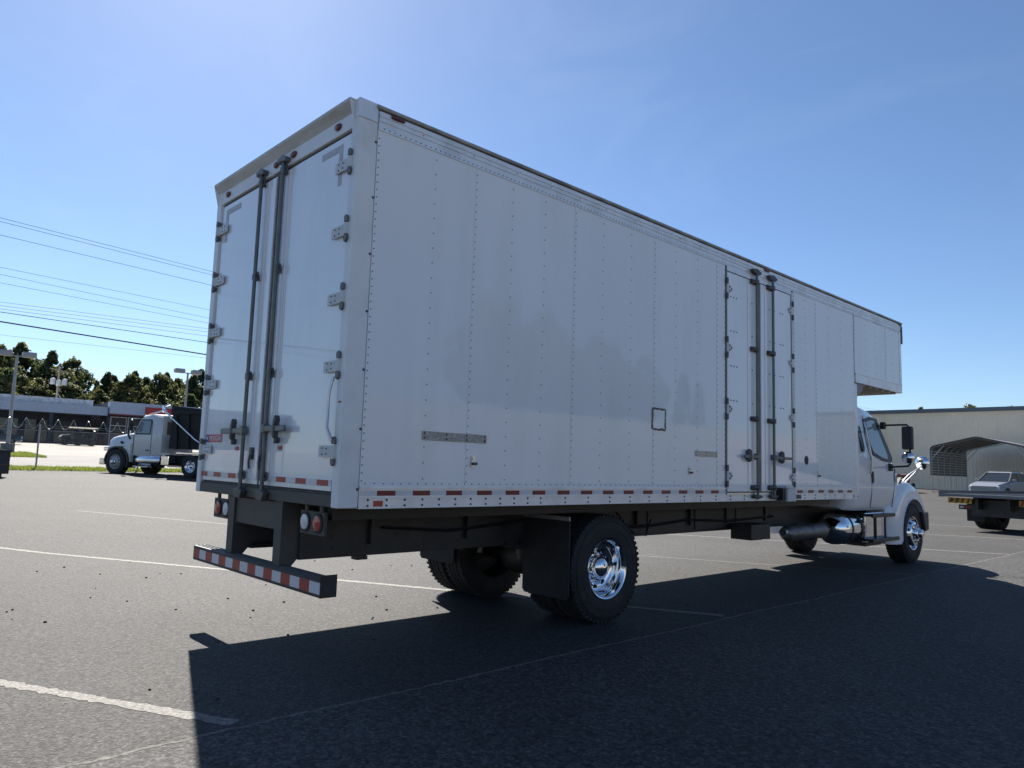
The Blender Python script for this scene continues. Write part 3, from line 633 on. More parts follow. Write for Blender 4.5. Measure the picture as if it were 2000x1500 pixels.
def ovals(mb, r, x, n, a, b, tilt=0., off=0.):
    for k in range(n):
        t = 2*math.pi*(k+off)/n; c, s = math.cos(t), math.sin(t); vs = []
        for q in range(12):
            u = 2*math.pi*q/12; rr_ = r+a*math.cos(u); tt = b*math.sin(u); vs.append((x+tilt*a*math.cos(u), c*rr_-s*tt, s*rr_+c*tt))
        mb.add(vs, [tuple(range(12))])
    return mb
rim_rear = MB().lathe([(.292, -.004), (.288, .004), (.276, .0), (.268, -.012), (.262, -.03), (.252, -.045), (.247, -.10), (.240, -.135), (.226, -.15), (.165, -.158), (.150, -.150), (.11, -.150)], (0, 0, 0), (1, 0, 0), 48)
for k in range(10):
    t = 2*math.pi*k/10; rim_rear.lathe([(.016, -.15), (.016, -.118), (.010, -.112), (.001, -.112)], (0, .143*math.cos(t), .143*math.sin(t)), (1, 0, 0), 6)
RIM_REAR = rim_rear.mesh('wheel', CHROME, 40)
HUB_REAR = MB().lathe([(.115, -.15), (.112, -.10), (.104, -.075), (.085, -.052), (.05, -.036), (.001, -.030)], (0, 0, 0), (1, 0, 0), 32).mesh('hub_cap', CHROME, 60)
HOLES_REAR = ovals(MB(), .196, -.1525, 10, .024, .030, 0, .5).mesh('hand_holes', HOLE)
rim_fr = MB().lathe([(.292, -.004), (.288, .004), (.276, .0), (.262, -.03), (.250, -.045), (.236, -.03), (.205, .02), (.185, .035), (.12, .042), (.108, .042)], (0, 0, 0), (1, 0, 0), 48)
for k in range(10):
    t = 2*math.pi*k/10; rim_fr.lathe([(.018, .038), (.017, .070), (.008, .08), (.001, .08)], (0, .146*math.cos(t), .146*math.sin(t)), (1, 0, 0), 6)
RIM_FR = rim_fr.mesh('wheel', CHROME, 40); RIM_GREY = rim_fr.mesh('wheel', mat('grey_steel_rim', (.45, .45, .44), .5, metal=.2), 40)
HUB_FR = MB().lathe([(.110, .04), (.100, .085), (.085, .10), (.075, .105), (.074, .15), (.06, .165), (.001, .168)], (0, 0, 0), (1, 0, 0), 28).mesh('hub_cap', CHROME, 50)
HOLES_FR = ovals(MB(), .218, .0035, 10, .020, .026, -1.1, .5).mesh('hand_holes', HOLE)
STEELRIM = MB().lathe([(.292, -.004), (.27, -.01), (.25, -.05), (.24, -.12), (.12, -.16), (.001, -.15)], (0, 0, 0), (1, 0, 0), 32).mesh('wheel', mat('dark_steel_rim', (.05, .05, .05), .6), 40)
def put(me, name, parent, loc=(0, 0, 0), rot=(0, 0, 0), sc_=(1, 1, 1)):
    o = bpy.data.objects.new(name, me); col.objects.link(o); o.parent = parent; o.location = loc; o.rotation_euler = rot; o.scale = sc_; return o
def wheel(parent, loc, rz, kind, scale=1.):
    me = {'rear': RIM_REAR, 'front': RIM_FR, 'steel': STEELRIM}[kind]
    w = put(me, 'wheel', parent, loc, (random.uniform(0, 6), 0, rz) if kind == 'x' else (0, 0, rz), (scale,)*3)
    put(TYRE, 'tyre', w)
    if kind == 'rear': put(HUB_REAR, 'hub_cap', w); put(HOLES_REAR, 'hand_holes', w)
    if kind == 'front': put(HUB_FR, 'hub_cap', w); put(HOLES_FR, 'hand_holes', w)
    return w
wheel(truck, (-.160, 3.07, .514), 0, 'rear'); wheel(truck, (-.505, 3.07, .514), 0, 'steel')
wheel(truck, (-W+.160, 3.07, .514), math.pi, 'rear'); wheel(truck, (-W+.505, 3.07, .514), math.pi, 'steel')
wheel(truck, (-.205, 11.49, .514), 0, 'front'); wheel(truck, (-W+.205, 11.49, .514), math.pi, 'front')
# ---- exhaust after-treatment, tank, steps
dp = P(MB().lathe([(.001, 7.20), (.06, 7.21), (.10, 7.25), (.112, 7.30), (.112, 7.50), (.119, 7.51), (.119, 7.54), (.112, 7.55), (.112, 7.90), (.119, 7.91), (.119, 7.94), (.112, 7.95), (.11, 8.35), (.08, 8.42), (.001, 8.43)], (-.42, 0, .66), (0, 1, 0), 24), 'exhaust_canister', DPFM, smooth=35)
P(MB().lathe([(.045, 7.14), (.056, 7.14), (.056, 7.22), (.045, 7.22)], (-.42, 0, .675), (0, 1, 0), 16), 'canister_port', ALU, dp)
tk = P(MB().lathe([(.001, 8.70), (.12, 8.71), (.20, 8.75), (.235, 8.82), (.24, 8.90), (.24, 9.50), (.22, 9.55), (.001, 9.56)], (-.47, 0, .665), (0, 1, 0), 32), 'fuel_tank', CHROME, smooth=40)
for y in (9.0, 9.36): P(MB().lathe([(.2405, y), (.246, y), (.246, y+.05), (.2405, y+.05)], (-.47, 0, .665), (0, 1, 0), 32), 'tank_strap', BLKP, tk)
P(MB().box(-.70, -.285, 9.62, 10.45, .42, .90), 'battery_box', CHROME, bevel=.02, seg=2)
for z, y1 in ((.865, 10.55), (.475, 10.72)):
    P(MB().box(-.55, -.165, 9.60, y1, z-.022, z+.018).box(-.185, -.155, 9.60, y1, z-.035, z+.022), 'cab_step', BLKP, bevel=.008)
for y in (9.80, 10.2): P(MB().box(-.215, -.19, y, y+.035, .45, .86), 'step_hanger', BLKP)
P(MB().box(-.8, -.3, 9.65, 10.3, .37, .415), 'skid_shield', FRAME)
P(MB().box(-1.7, -.95, 9.0, 11.9, .62, 1.0), 'engine_block', FRAME)
P(MB().box(-.75, -.45, 6.35, 6.85, .60, .80), 'air_tank', FRAME)
# ---- cab
def ring(y, zb, w, zbelt, wr, zs, zt, wb=None):
    wb = wb or w-.06; pts = [(-wb, zb), (wb, zb), (w, zb+.10), (w+.012, (zb+zbelt)/2), (w, zbelt), ((w+wr)/2+.012, (zbelt+zs)/2), (wr, zs), (wr-.05, zs+(zt-zs)*.55), (wr-.17, zt-.012), (0, zt)]
    half = pts[1:]
    full = half+[(-a, b) for a, b in reversed(half[:-1])]
    return [(XC+a, y, b) for a, b in full]
cabb = MB().loft([ring(8.70, 1.10, .90, 1.70, .80, 2.30, 2.42), ring(8.73, 1.00, 1.00, 1.70, .88, 2.36, 2.52), ring(8.80, .96, 1.055, 1.70, .94, 2.42, 2.60), ring(9.2, .945, 1.07, 1.70, .955, 2.45, 2.66),
                  ring(9.75, .94, 1.075, 1.70, .955, 2.46, 2.68), ring(10.10, .94, 1.075, 1.70, .95, 2.44, 2.63), ring(10.33, .94, 1.075, 1.70, .945, 2.40, 2.52), ring(10.42, .94, 1.075, 1.69, .96, 2.26, 2.36),
                  ring(10.62, .95, 1.075, 1.66, .995, 1.98, 2.05), ring(10.84, .97, 1.07, 1.60, 1.04, 1.66, 1.70), ring(10.90, 1.0, 1.04, 1.5, 1.0, 1.58, 1.62)])
cab = P(cabb, 'cab_body', CABW, smooth=38)
def sx(z): return XC+1.0765+.008 if z < 1.7 else XC+1.0765-(1.0765-.955)*min(1, (z-1.7)/.75)+.016
def side_poly(poly, name, material, parent, off, both=True):
    for s in ((1, -1) if both else (1,)):
        m_ = MB(); n = len(poly); vs = []
        for d in (0, -.01):
            for (y, z) in poly: x = sx(z)+off+d; vs.append((x if s > 0 else 2*XC-x, y, z))
        m_.add(vs, [tuple(range(n)), tuple(range(2*n-1, n-1, -1))]+[(k, n+k, n+(k+1) % n, (k+1) % n) for k in range(n)])
        o = P(m_, name, material, parent)
    return o
win = [(9.76, 2.36), (9.96, 2.40), (10.12, 2.40), (10.26, 2.15), (10.43, 1.84), (10.40, 1.77), (10.15, 1.80), (9.87, 1.87), (9.78, 2.0)]
cy_, cz_ = 10.12, 2.07
fr = [(9.70, 2.40), (9.98, 2.46), (10.26, 2.44), (10.44, 2.14), (10.64, 1.80), (10.58, 1.72), (10.2, 1.75), (9.84, 1.83), (9.73, 2.0)]
side_poly(fr, 'window_frame', BLKP, cab, .004); 
wdo = side_poly([(y, z) for y, z in win], 'door_window', GLASS, cab, .010)
side_poly([(9.38, 2.28), (9.50, 2.27), (9.54, 1.95), (9.50, 1.86), (9.40, 1.87)], 'quarter_window', GLASSD, cab, .006)
# door shut lines and handle, grab bar
for pts in ([(9.70, 2.46), (9.66, 2.1), (9.72, 1.7), (9.72, 1.2), (9.64, .98)], [(10.72, 1.62), (10.66, 1.2), (10.56, .98)]):
    P(MB().tube([(sx(z)-.002, y, z) for y, z in pts], .006, 5), 'door_gap', GASKET, cab)
P(MB().prism([(9.735, 1.56), (9.80, 1.56), (9.815, 1.42), (9.77, 1.36), (9.735, 1.40)], 0, sx(1.4)-.005, sx(1.4)+.012), 'door_handle', BLKP, cab, bevel=.008)
P(MB().tube([(sx(2.2)+.02, 9.60, 2.35), (sx(2.2)+.045, 9.60, 2.25), (sx(1.7)+.045, 9.62, 1.75), (sx(1.5)+.02, 9.64, 1.52)], .014, 8), 'grab_handle', ALU, cab, smooth=60)
P(MB().add([(XC-.80, 10.352, 2.43), (XC+.80, 10.352, 2.43), (XC+.93, 10.80, 1.745), (XC-.93, 10.80, 1.745), (XC-.80, 10.37, 2.45), (XC+.80, 10.37, 2.45), (XC+.93, 10.82, 1.76), (XC-.93, 10.82, 1.76)], [(0, 3, 2, 1), (4, 5, 6, 7), (0, 1, 5, 4), (1, 2, 6, 5), (2, 3, 7, 6), (3, 0, 4, 7)]), 'windscreen', GLASSD, cab)
def hring(y, zb, w, zt, cw):
    h = [(w, zb), (w+.01, zb+(zt-zb)*.5), (w-.03, zt-.10), (w-.12, zt-.03), (cw*.6, zt+.02), (0, zt+.03)]
    f = h+[(-a, b) for a, b in reversed(h[:-1])]
    return [(XC+a, y, b) for a, b in f]
hood = P(MB().loft([hring(10.80, .95, .98, 1.62, .8), hring(11.15, .95, .90, 1.56, .75), hring(11.55, .92, .84, 1.47, .7), hring(11.98, .88, .78, 1.33, .6), hring(12.18, .80, .72, 1.15, .5), hring(12.22, .80, .66, 1.0, .5)]), 'hood', CABW, smooth=45)
for s in (1, -1):
    ou = 1.115; th = []
    R0, R1 = .585, .70
    # fender: arch band around the wheel, drawn as an outer and inner arc
    arc_o = []; arc_i = []
    for k in range(15):
        a = R(205-k*(205-8)/14)
        arc_i.append((11.49+R0*math.cos(a), .53+R0*math.sin(a)))
    outer = [(10.42, .37), (10.40, .95), (10.60, 1.12), (10.80, 1.28), (11.02, 1.39), (11.28, 1.43), (11.55, 1.38), (11.80, 1.25), (11.98, 1.08), (12.10, .90), (12.12, .66)]
    arc_i = [(10.84, .36)]+[q for q in arc_i if q[1] > .36]
    # resample both to the same count
    def resample(pl, n):
        d = [0]
        for a, b in zip(pl, pl[1:]): d.append(d[-1]+math.hypot(b[0]-a[0], b[1]-a[1]))
        out = []
        for i in range(n):
            t = d[-1]*i/(n-1); j = max(k for k in range(len(d)) if d[k] <= t+1e-9); j = min(j, len(pl)-2); f_ = (t-d[j])/(d[j+1]-d[j])
            out.append((pl[j][0]+(pl[j+1][0]-pl[j][0])*f_, pl[j][1]+(pl[j+1][1]-pl[j][1])*f_))
        return out
    O = resample(outer, 24); I = resample(arc_i, 24); n = 24
    def X(v): return XC+s*v
    vs = [(X(.72), y, z+.02) for y, z in O]+[(X(ou-.10), y, z-.0) for y, z in O]+[(X(ou-.01), y+(iy-y)*.25, z+(iz-z)*.25) for (y, z), (iy, iz) in zip(O, I)]+[(X(ou+.005), y+(iy-y)*.7, z+(iz-z)*.7) for (y, z), (iy, iz) in zip(O, I)]+[(X(ou), y, z) for y, z in I]+[(X(.72), y, z) for y, z in I]
    fs = [(r_*n+k, r_*n+k+1, (r_+1)*n+k+1, (r_+1)*n+k) for r_ in range(5) for k in range(n-1)]
    P(MB().add(vs, fs), 'fender', CABW, hood, smooth=50)
    P(MB().tube([(X(ou+.002), y, z) for y, z in I], .012, 6), 'fender_lip', CABW, hood, smooth=60)
P(MB().prism([(12.06, .86), (12.26, .86), (12.28, .52), (12.12, .50)], 0, XC-.95, XC+.95).prism([(11.80, .87), (12.10, .87), (12.10, .55), (11.92, .53)], 0, XC+.93, XC+1.16).prism([(11.80, .87), (12.10, .87), (12.10, .55), (11.92, .53)], 0, XC-1.16, XC-.93), 'front_bumper', BLKP, bevel=.02)
P(MB().box(XC-.5, XC+.5, 12.20, 12.26, .92, 1.22), 'grille', CHROME, hood)
# mirrors
for s in (1, -1):
    def X(v): return XC+s*v
    ma = P(MB().tube([(X(1.0), 10.33, 2.33), (X(1.16), 10.30, 2.335), (X(1.44), 10.28, 2.335), (X(1.475), 10.28, 2.30), (X(1.48), 10.28, 2.0), (X(1.475), 10.29, 1.70), (X(1.44), 10.30, 1.665), (X(1.10), 10.52, 1.645)], .016, 8), 'mirror_arm', BLKP, smooth=60)
    P(MB().box(X(1.02), X(1.10), 10.27, 10.36, 2.27, 2.39).box(X(1.06), X(1.12), 10.46, 10.58, 1.58, 1.70), 'arm_mount', BLKP, ma, bevel=.015)
    P(MB().box(X(1.36), X(1.53), 10.25, 10.34, 1.93, 2.31), 'mirror_housing', BLKP, ma, bevel=.03, seg=3)
    P(MB().box(X(1.375), X(1.515), 10.240, 10.248, 1.95, 2.29), 'mirror_glass', mat('mirror_face', (.04, .045, .05), .08, spec=.8), ma)
    P(MB().lathe([(.001, .035), (.06, .02), (.095, -.01), (.098, -.03), (.001, -.07)], (X(1.445), 10.27, 1.805), (0, -1, 0), 24), 'convex_mirror', CHROME, ma, smooth=50)
    hm = P(MB().tube([(X(.98), 11.35, 1.40), (X(1.06), 11.45, 1.53), (X(1.17), 11.66, 1.66)], .012, 8).tube([(X(.93), 11.65, 1.40), (X(1.06), 11.65, 1.53), (X(1.17), 11.66, 1.66)], .012, 8), 'fender_mirror_arm', ALU, smooth=60)
    P(MB().lathe([(.001, .05), (.07, .038), (.115, .008), (.12, -.01), (.10, -.03), (.001, -.06)], (X(1.20), 11.70, 1.745), (-.0, -1, 0), 28), 'fender_mirror', CHROME, hm, smooth=50)
    P(MB().bar((X(1.0), 11.02, 1.34), (X(1.02), 11.15, 1.46), .06, .05), 'hood_latch', BLKP, hood)
P(MB().box(XC-.8, XC+.8, 9.4, 9.43, 2.66, 2.70), 'roof_rib', CABW, cab)
# ------------------------------------------------------------------ dump truck
def D(mb, name, material, parent, **k): return mb.build(name, material, parent, **k)
dz0 = terr(-30.7, 10.8)
dump = thing('dump_truck', 'pale grey bonneted dump truck with black dump body, parked on the lot edge', 'truck', (-30.73, 10.82, .44), math.atan2(-.457, -.889))
def dring(x, zb, w, zbelt, wr, zt):
    h = [(w-.05, zb), (w, zb+.08), (w, zbelt), (wr, zt-.12), (wr-.10, zt-.02), (0, zt+.02)]
    f = h+[(-a, b) for a, b in reversed(h[:-1])]
    return [(x, a, b) for a, b in f]
dcab = D(MB().loft([dring(1.95, 1.0, 1.0, 1.9, .93, 2.72), dring(2.02, .95, 1.04, 1.9, .97, 2.86), dring(2.7, .92, 1.05, 1.9, .98, 2.93), dring(3.20, .92, 1.05, 1.9, .96, 2.88), dring(3.36, .92, 1.05, 1.88, .96, 2.72), dring(3.72, .95, 1.03, 1.80, .99, 1.98), dring(3.80, .98, 1.0, 1.7, .95, 1.88)]), 'cab_body', TRUCKW, dump, smooth=40)
def dsx(z): return 1.05 if z < 1.9 else 1.05-.075*(z-1.9)/.9
def dpoly(poly, name, m_, par, off=.012):
    for s in (1, -1):
        n = len(poly); vs = [(x, s*(dsx(z)+off), z) for x, z in poly]+[(x, s*(dsx(z)+off-.01), z) for x, z in poly]
        D(MB().add(vs, [tuple(range(n)), tuple(range(2*n-1, n-1, -1))]+[(k, n+k, n+(k+1) % n, (k+1) % n) for k in range(n)]), name, m_, par)
dpoly([(2.60, 2.66), (3.22, 2.66), (3.55, 2.05), (3.50, 1.93), (2.60, 1.93)], 'window_frame', BLKP, dcab, .006)
dpoly([(2.66, 2.60), (3.18, 2.60), (3.47, 2.06), (3.44, 1.99), (2.66, 1.99)], 'door_window', GLASS, dcab, .014)
D(MB().box(2.52, 2.535, 1.045, 1.062, 1.0, 2.6), 'door_gap', GASKET, dcab); D(MB().box(3.60, 3.615, 1.03, 1.062, 1.0, 1.85), 'door_gap', GASKET, dcab)
D(MB().box(2.62, 2.80, 1.055, 1.075, 1.16, 1.22), 'door_handle', BLKP, dcab)
D(MB().box(1.935, 1.95, .30, .72, 1.95, 2.55), 'rear_window', GLASSD, dcab); D(MB().box(1.935, 1.95, -.72, .0, 1.95, 2.55), 'rear_window', GLASSD, dcab)
for y in (-.6, -.3, 0, .3, .6): D(MB().box(3.05, 3.2, y-.05, y+.05, 2.9, 2.97), 'roof_lamp', AMBER, dcab, bevel=.02)
def hrd(x, zb, w, zt):
    h = [(w, zb), (w+.01, (zb+zt)/2), (w-.06, zt-.12), (w-.2, zt-.02), (0, zt+.03)]
    return [(x, a, b) for a, b in h+[(-a, b) for a, b in reversed(h[:-1])]]
dh = D(MB().loft([hrd(3.70, .9, .98, 2.06), hrd(4.3, .95, .90, 1.98), hrd(5.0, .95, .84, 1.88), hrd(5.34, .85, .80, 1.80), hrd(5.42, .8, .77, 1.74)]), 'hood', TRUCKW, dump, smooth=45)
D(MB().prism([(4.1, 1.45), (4.55, 1.62), (4.6, 1.52), (4.25, 1.36)], 1, .80, .90), 'hood_intake', BLKP, dh)
D(MB().prism([(4.1, 1.45), (4.55, 1.62), (4.6, 1.52), (4.25, 1.36)], 1, -.90, -.80), 'hood_intake', BLKP, dh)
D(MB().box(5.39, 5.47, -.5, .5, .75, 1.6), 'grille', CHROME, dh); D(MB().box(5.3, 5.62, -1.1, 1.1, .45, .75), 'front_bumper', CHROME, dump, bevel=.03)
for s in (1, -1):
    arc = [(4.5+.76*math.cos(R(a)), .60+.76*math.sin(R(a))) for a in range(200, -1, -10)]; arci = [(4.5+.68*math.cos(R(a)), .60+.68*math.sin(R(a))) for a in range(200, -1, -10)]
    n = len(arc)
    vs = [(x, s*.62, z) for x, z in arc]+[(x, s*1.16, z) for x, z in arc]+[(x, s*1.16, z) for x, z in arci]+[(x, s*.62, z) for x, z in arci]
    D(MB().add(vs, [(r_*n+k, r_*n+k+1, (r_+1)*n+k+1, (r_+1)*n+k) for r_ in range(3) for k in range(n-1)]), 'fender', BLKP, dh, smooth=50)
    D(MB().prism([(3.72, .62), (3.95, .60), (3.98, 1.0), (4.2, 1.3), (3.72, 1.5)], 1, s*.70, s*1.08), 'cowl_side', TRUCKW, dh)
    D(MB().box(5.2, 5.45, s*.75, s*1.08, 1.12, 1.30), 'headlamp', CHROME, dh, bevel=.04)
    D(MB().tube([(3.45, s*1.0, 2.7), (3.55, s*1.3, 2.68), (3.55, s*1.32, 1.95), (3.6, s*1.05, 1.85)], .02, 6), 'mirror_arm', CHROME, dcab)
    D(MB().box(3.50, 3.60, s*1.22, s*1.42, 2.1, 2.6), 'mirror', BLKP, dcab, bevel=.02)
D(MB().tube([(3.85, 1.02, 1.70), (3.92, 1.08, 1.9), (3.92, 1.08, 2.25)], .05, 8), 'intake_snorkel', BLKP, dh)
for x0, x1, nm in ((1.85, 3.35, 'fuel_tank'),):
    for s in (1, -1):
        t = D(MB().lathe([(.001, x0), (.26, x0+.02), (.29, x0+.06), (.29, x1-.06), (.26, x1-.02), (.001, x1)], (0, s*.86, .72), (1, 0, 0), 24), nm, CHROME, dump, smooth=40)
        D(MB().box(1.35, 1.80, s*.66, s*1.10, .52, .95), 'battery_box', CHROME, dump, bevel=.02)
        D(MB().box(2.5, 3.4, s*.95, s*1.17, .40, .45), 'step', ALU, dump)
D(MB().box(-2.4, 5.3, .36, .46, .62, .92), 'frame_rail', FRAME, dump); D(MB().box(-2.4, 5.3, -.46, -.36, .62, .92), 'frame_rail', FRAME, dump)
D(MB().box(1.7, 3.7, -.9, .9, .5, .92), 'underbody', FRAME, dump)
D(MB().box(1.3, 1.9, .9, 1.12, 1.02, 1.06), 'deck_plate', ALU, dump)
body = D(MB().loft([[(1.45, -1.05, 1.30), (1.45, 1.05, 1.30), (1.20, 1.2, 3.0), (1.20, -1.2, 3.0)], [(-3.4, -1.05, 1.22), (-3.4, 1.05, 1.22), (-3.4, 1.2, 2.85), (-3.4, -1.2, 2.85)]]), 'dump_body', DARKB, dump)
for x in (-3, -2.2, -1.4, -.6, .2, .9):
    D(MB().add([(x, 1.06, 1.28), (x+.12, 1.06, 1.28), (x+.12, 1.215, 2.88), (x, 1.215, 2.88), (x, 1.12, 1.28), (x+.12, 1.12, 1.28), (x+.12, 1.27, 2.88), (x, 1.27, 2.88)], [(0, 3, 2, 1), (4, 5, 6, 7), (0, 1, 5, 4), (1, 2, 6, 5), (2, 3, 7, 6), (3, 0, 4, 7)]), 'body_rib', DARKB, body)
D(MB().box(1.15, 1.30, -1.2, 1.2, 2.85, 3.28), 'body_headboard', DARKB, body)
D(MB().box(-3.4, 1.2, 1.14, 1.30, 2.92, 3.05), 'body_top_rail', DARKB, body)
D(MB().tube([(1.75, 1.25, 3.10), (1.5, 1.28, 2.95), (-.3, 1.32, 1.75), (-.6, 1.32, 1.6)], .045, 8), 'tarp_arm', CHROME, dump, smooth=60)
D(MB().tube([(1.75, 1.2, 3.0), (1.78, 1.2, 3.25), (1.6, 1.0, 3.35)], .07, 8), 'tarp_roller', CHROME, dump)
D(MB().box(-.9, .9, 1.0, 1.17, 1.04, 1.16), 'quarter_fender', CHROME, dump, bevel=.03)
def dwheel(x, y, s, kind, sc_=1.0):
    w = wheel(dump, (x, y, .514*sc_), s, kind, sc_)
    if kind == 'front': w.data = RIM_GREY
    return w
for x in (0., -1.38):
    dwheel(x, 1.17, math.pi/2, 'rear'); dwheel(x, .82, math.pi/2, 'steel'); dwheel(x, -1.17, -math.pi/2, 'rear'); dwheel(x, -.82, -math.pi/2, 'steel')
dwheel(4.5, 1.2, math.pi/2, 'front', 1.18); dwheel(4.5, -1.2, -math.pi/2, 'front', 1.18)
D(MB().box(-.05, .05, -1, 1, .45, .58).box(-1.43, -1.33, -1, 1, .45, .58).box(4.45, 4.55, -1, 1, .42, .52), 'axles', FRAME, dump)
# ------------------------------------------------------------------ rollback tow truck
tow = thing('tow_truck', 'dark rollback tow truck with grey flat deck and yellow chevron tail boards', 'truck', (-1.58, 21.5, 0.0), R(-10))
TD = mat('tow_deck_steel', (.15, .155, .17), .45, metal=.5, var=.15, vscale=3)
deck = D(MB().box(-1.29, 1.29, 0, 6.3, .985, 1.055).box(-1.30, 1.30, -.03, .0, .97, 1.05).box(-1.32, -1.28, 0, 6.3, .95, 1.14).box(1.28, 1.32, 0, 6.3, .95, 1.14), 'deck', TD, tow)
for i in range(12): D(MB().box(-1.27, 1.27, .3+i*.5, .33+i*.5, 1.055, 1.068), 'deck_rib', TD, deck)
D(MB().box(-1.15, 1.15, 6.3, 6.4, 1.0, 1.32), 'headboard', BLKP, tow)
for x in (-.45, .37): D(MB().box(x, x+.08, .3, 9.0, .62, .95), 'frame_rail', FRAME, tow)
D(MB().box(-.7, .7, .6, 1.7, .42, .9), 'winch_frame', FRAME, tow)
tb = D(MB().box(-1.24, 1.24, 1.0, 1.18, .58, .72), 'tail_bumper', FRAME, tow)
for x0, mt, nm in ((-1.20, SILT, 'silver_tape'), (-1.08, REDT, 'red_tape'), (-.72, SILT, 'silver_tape'), (.34, SILT, 'silver_tape'), (.46, REDT, 'red_tape'), (.86, SILT, 'silver_tape')):
    wd = .34 if mt is REDT else .10
    D(MB().box(x0, x0+wd, .993, .999, .625, .68), nm, mt, tb)
for s in (-1, 1):
    a, b = sorted((s*1.28, s*.62)); cb = D(MB().box(a, b, .45, .49, .77, .93), 'chevron_board', YEL, tow)
    for i in range(4):
        x = a+.02+i*.165; D(MB().prism([(x, .782), (x+.07, .782), (x+.13, .928), (x+.06, .928)], 1, .443, .4495), 'red_chevron', REDT, cb)
    for x in (s*1.16, s*1.0): D(MB().lathe([(.05, 0), (.045, .02), (.001, .025)], (x, .443, .855), (0, -1, 0), 16), 'tail_lamp', REDM, tow)
    for y in (2.2,):
        wheel(tow, (s*1.2, y, .514), 0 if s > 0 else math.pi, 'rear'); wheel(tow, (s*.86, y, .514), 0 if s > 0 else math.pi, 'steel')
    wheel(tow, (s*1.15, 8.4, .514), 0 if s > 0 else math.pi, 'front')
    D(MB().box(s*.75, s*1.25, 1.5, 1.52, .22, .9), 'mud_flap', RUBBER, tow)
    D(MB().tube([(s*1.05, 7.9, 2.3), (s*1.45, 7.85, 2.3), (s*1.45, 7.85, 1.6)], .02, 6), 'mirror_arm', CHROME, tow)
    D(MB().box(s*1.36, s*1.56, 7.8, 7.9, 1.75, 2.25), 'mirror', BLKP, tow, bevel=.03)
tc = D(MB().loft([[(a, y, b) for a, b in pts] for y, pts in ((6.6, [(-1.05, .8), (1.05, .8), (1.08, 1.7), (.95, 2.5), (-.95, 2.5), (-1.08, 1.7)]), (7.9, [(-1.08, .8), (1.08, .8), (1.1, 1.7), (.95, 2.6), (-.95, 2.6), (-1.1, 1.7)]), (8.6, [(-1.08, .8), (1.08, .8), (1.08, 1.5), (.95, 1.65), (-.95, 1.65), (-1.08, 1.5)]), (9.8, [(-.9, .8), (.9, .8), (.9, 1.2), (.8, 1.35), (-.8, 1.35), (-.9, 1.2)]))]), 'cab_body', mat('tow_cab_paint', (.05, .06, .07), .3, coat=.5), tow)
D(MB().box(-.8, .8, 6.58, 6.6, 1.7, 2.3), 'rear_window', GLASSD, tc)
# ------------------------------------------------------------------ cars
def car(name, label, loc, rz, paint, kind='sedan', group=None):
    c = thing(name, label, 'car', loc, rz, group)
    def rg(x, w, z0, z1): return [(x, -w, z0), (x, w, z0), (x, w, z1-.12), (x, w-.08, z1), (x, -w+.08, z1), (x, -w, z1-.12)]
    b = D(MB().loft([rg(2.3, .72, .42, .72), rg(2.15, .86, .30, .82), rg(1.2, .91, .24, .96), rg(0, .92, .24, .98), rg(-1.6, .91, .26, .99), rg(-2.2, .86, .34, .95), rg(-2.3, .78, .45, .85)]), 'body', paint, c, smooth=40)
    def gg(x, w0, w1, z0, z1): return [(x, -w0, z0), (x, w0, z0), (x, w1, z1), (x, -w1, z1)]
    x0, x1, x2, x3 = {'sedan': (1.15, .35, -.95, -1.65), 'pickup': (1.1, .4, -.7, -.95)}[kind]
    D(MB().add([(x0, -.84, .96), (x0, .84, .96), (x3, .84, .96), (x3, -.84, .96), (x1, -.66, 1.44), (x1, .66, 1.44), (x2, .66, 1.44), (x2, -.66, 1.44)], [(0, 1, 5, 4), (1, 2, 6, 5), (2, 3, 7, 6), (3, 0, 4, 7)]), 'windows', GLASSD, c)
    D(MB().add([(x1+.06, -.67, 1.43), (x1+.06, .67, 1.43), (x2-.05, .67, 1.43), (x2-.05, -.67, 1.43), (x1-.1, -.6, 1.49), (x1-.1, .6, 1.49), (x2+.1, .6, 1.49), (x2+.1, -.6, 1.49)], [(0, 1, 5, 4), (1, 2, 6, 5), (2, 3, 7, 6), (3, 0, 4, 7), (4, 5, 6, 7)]), 'roof', paint, c)
    for s in (1, -1):
        for a, bb in ((x0, x1), (x3, x2), ((x0+x3)/2, (x1+x2)/2)): D(MB().bar((a, s*.845, .96), (bb, s*.668, 1.445), .07, .03, (0, 1, 0)), 'pillar', paint, c)
        D(MB().box(2.12, 2.28, s*.5, s*.82, .60, .74), 'headlamp', WHTL, c, bevel=.02); D(MB().box(-2.31, -2.2, s*.5, s*.8, .68, .82), 'tail_lamp', REDL, c)
        D(MB().box(.75, .95, s*.93, s*1.08, .98, 1.1), 'mirror', paint, c, bevel=.02)
        for x in (1.42, -1.42):
            w = put(STEELRIM, 'wheel', c, (x, s*.93, .33), (0, 0, math.pi/2 if s > 0 else -math.pi/2), (.64,)*3); put(TYRE, 'tyre', w)
    return c
car('parked_car', 'silver car parked in front of the metal carport, half hidden by the tow truck deck', (-8.95, 54.5, terr(-8.95, 54.5)), R(-100), SILCAR).scale = (1.12, 1.1, 1.25)
for px_, (x, y), lab in ((0, (-82, 9.6), 'dark parked car beyond the fence at the left edge of the picture'),):
    car('parked_car', lab, (x, y, terr(x, y)), R(80), DARKCAR)
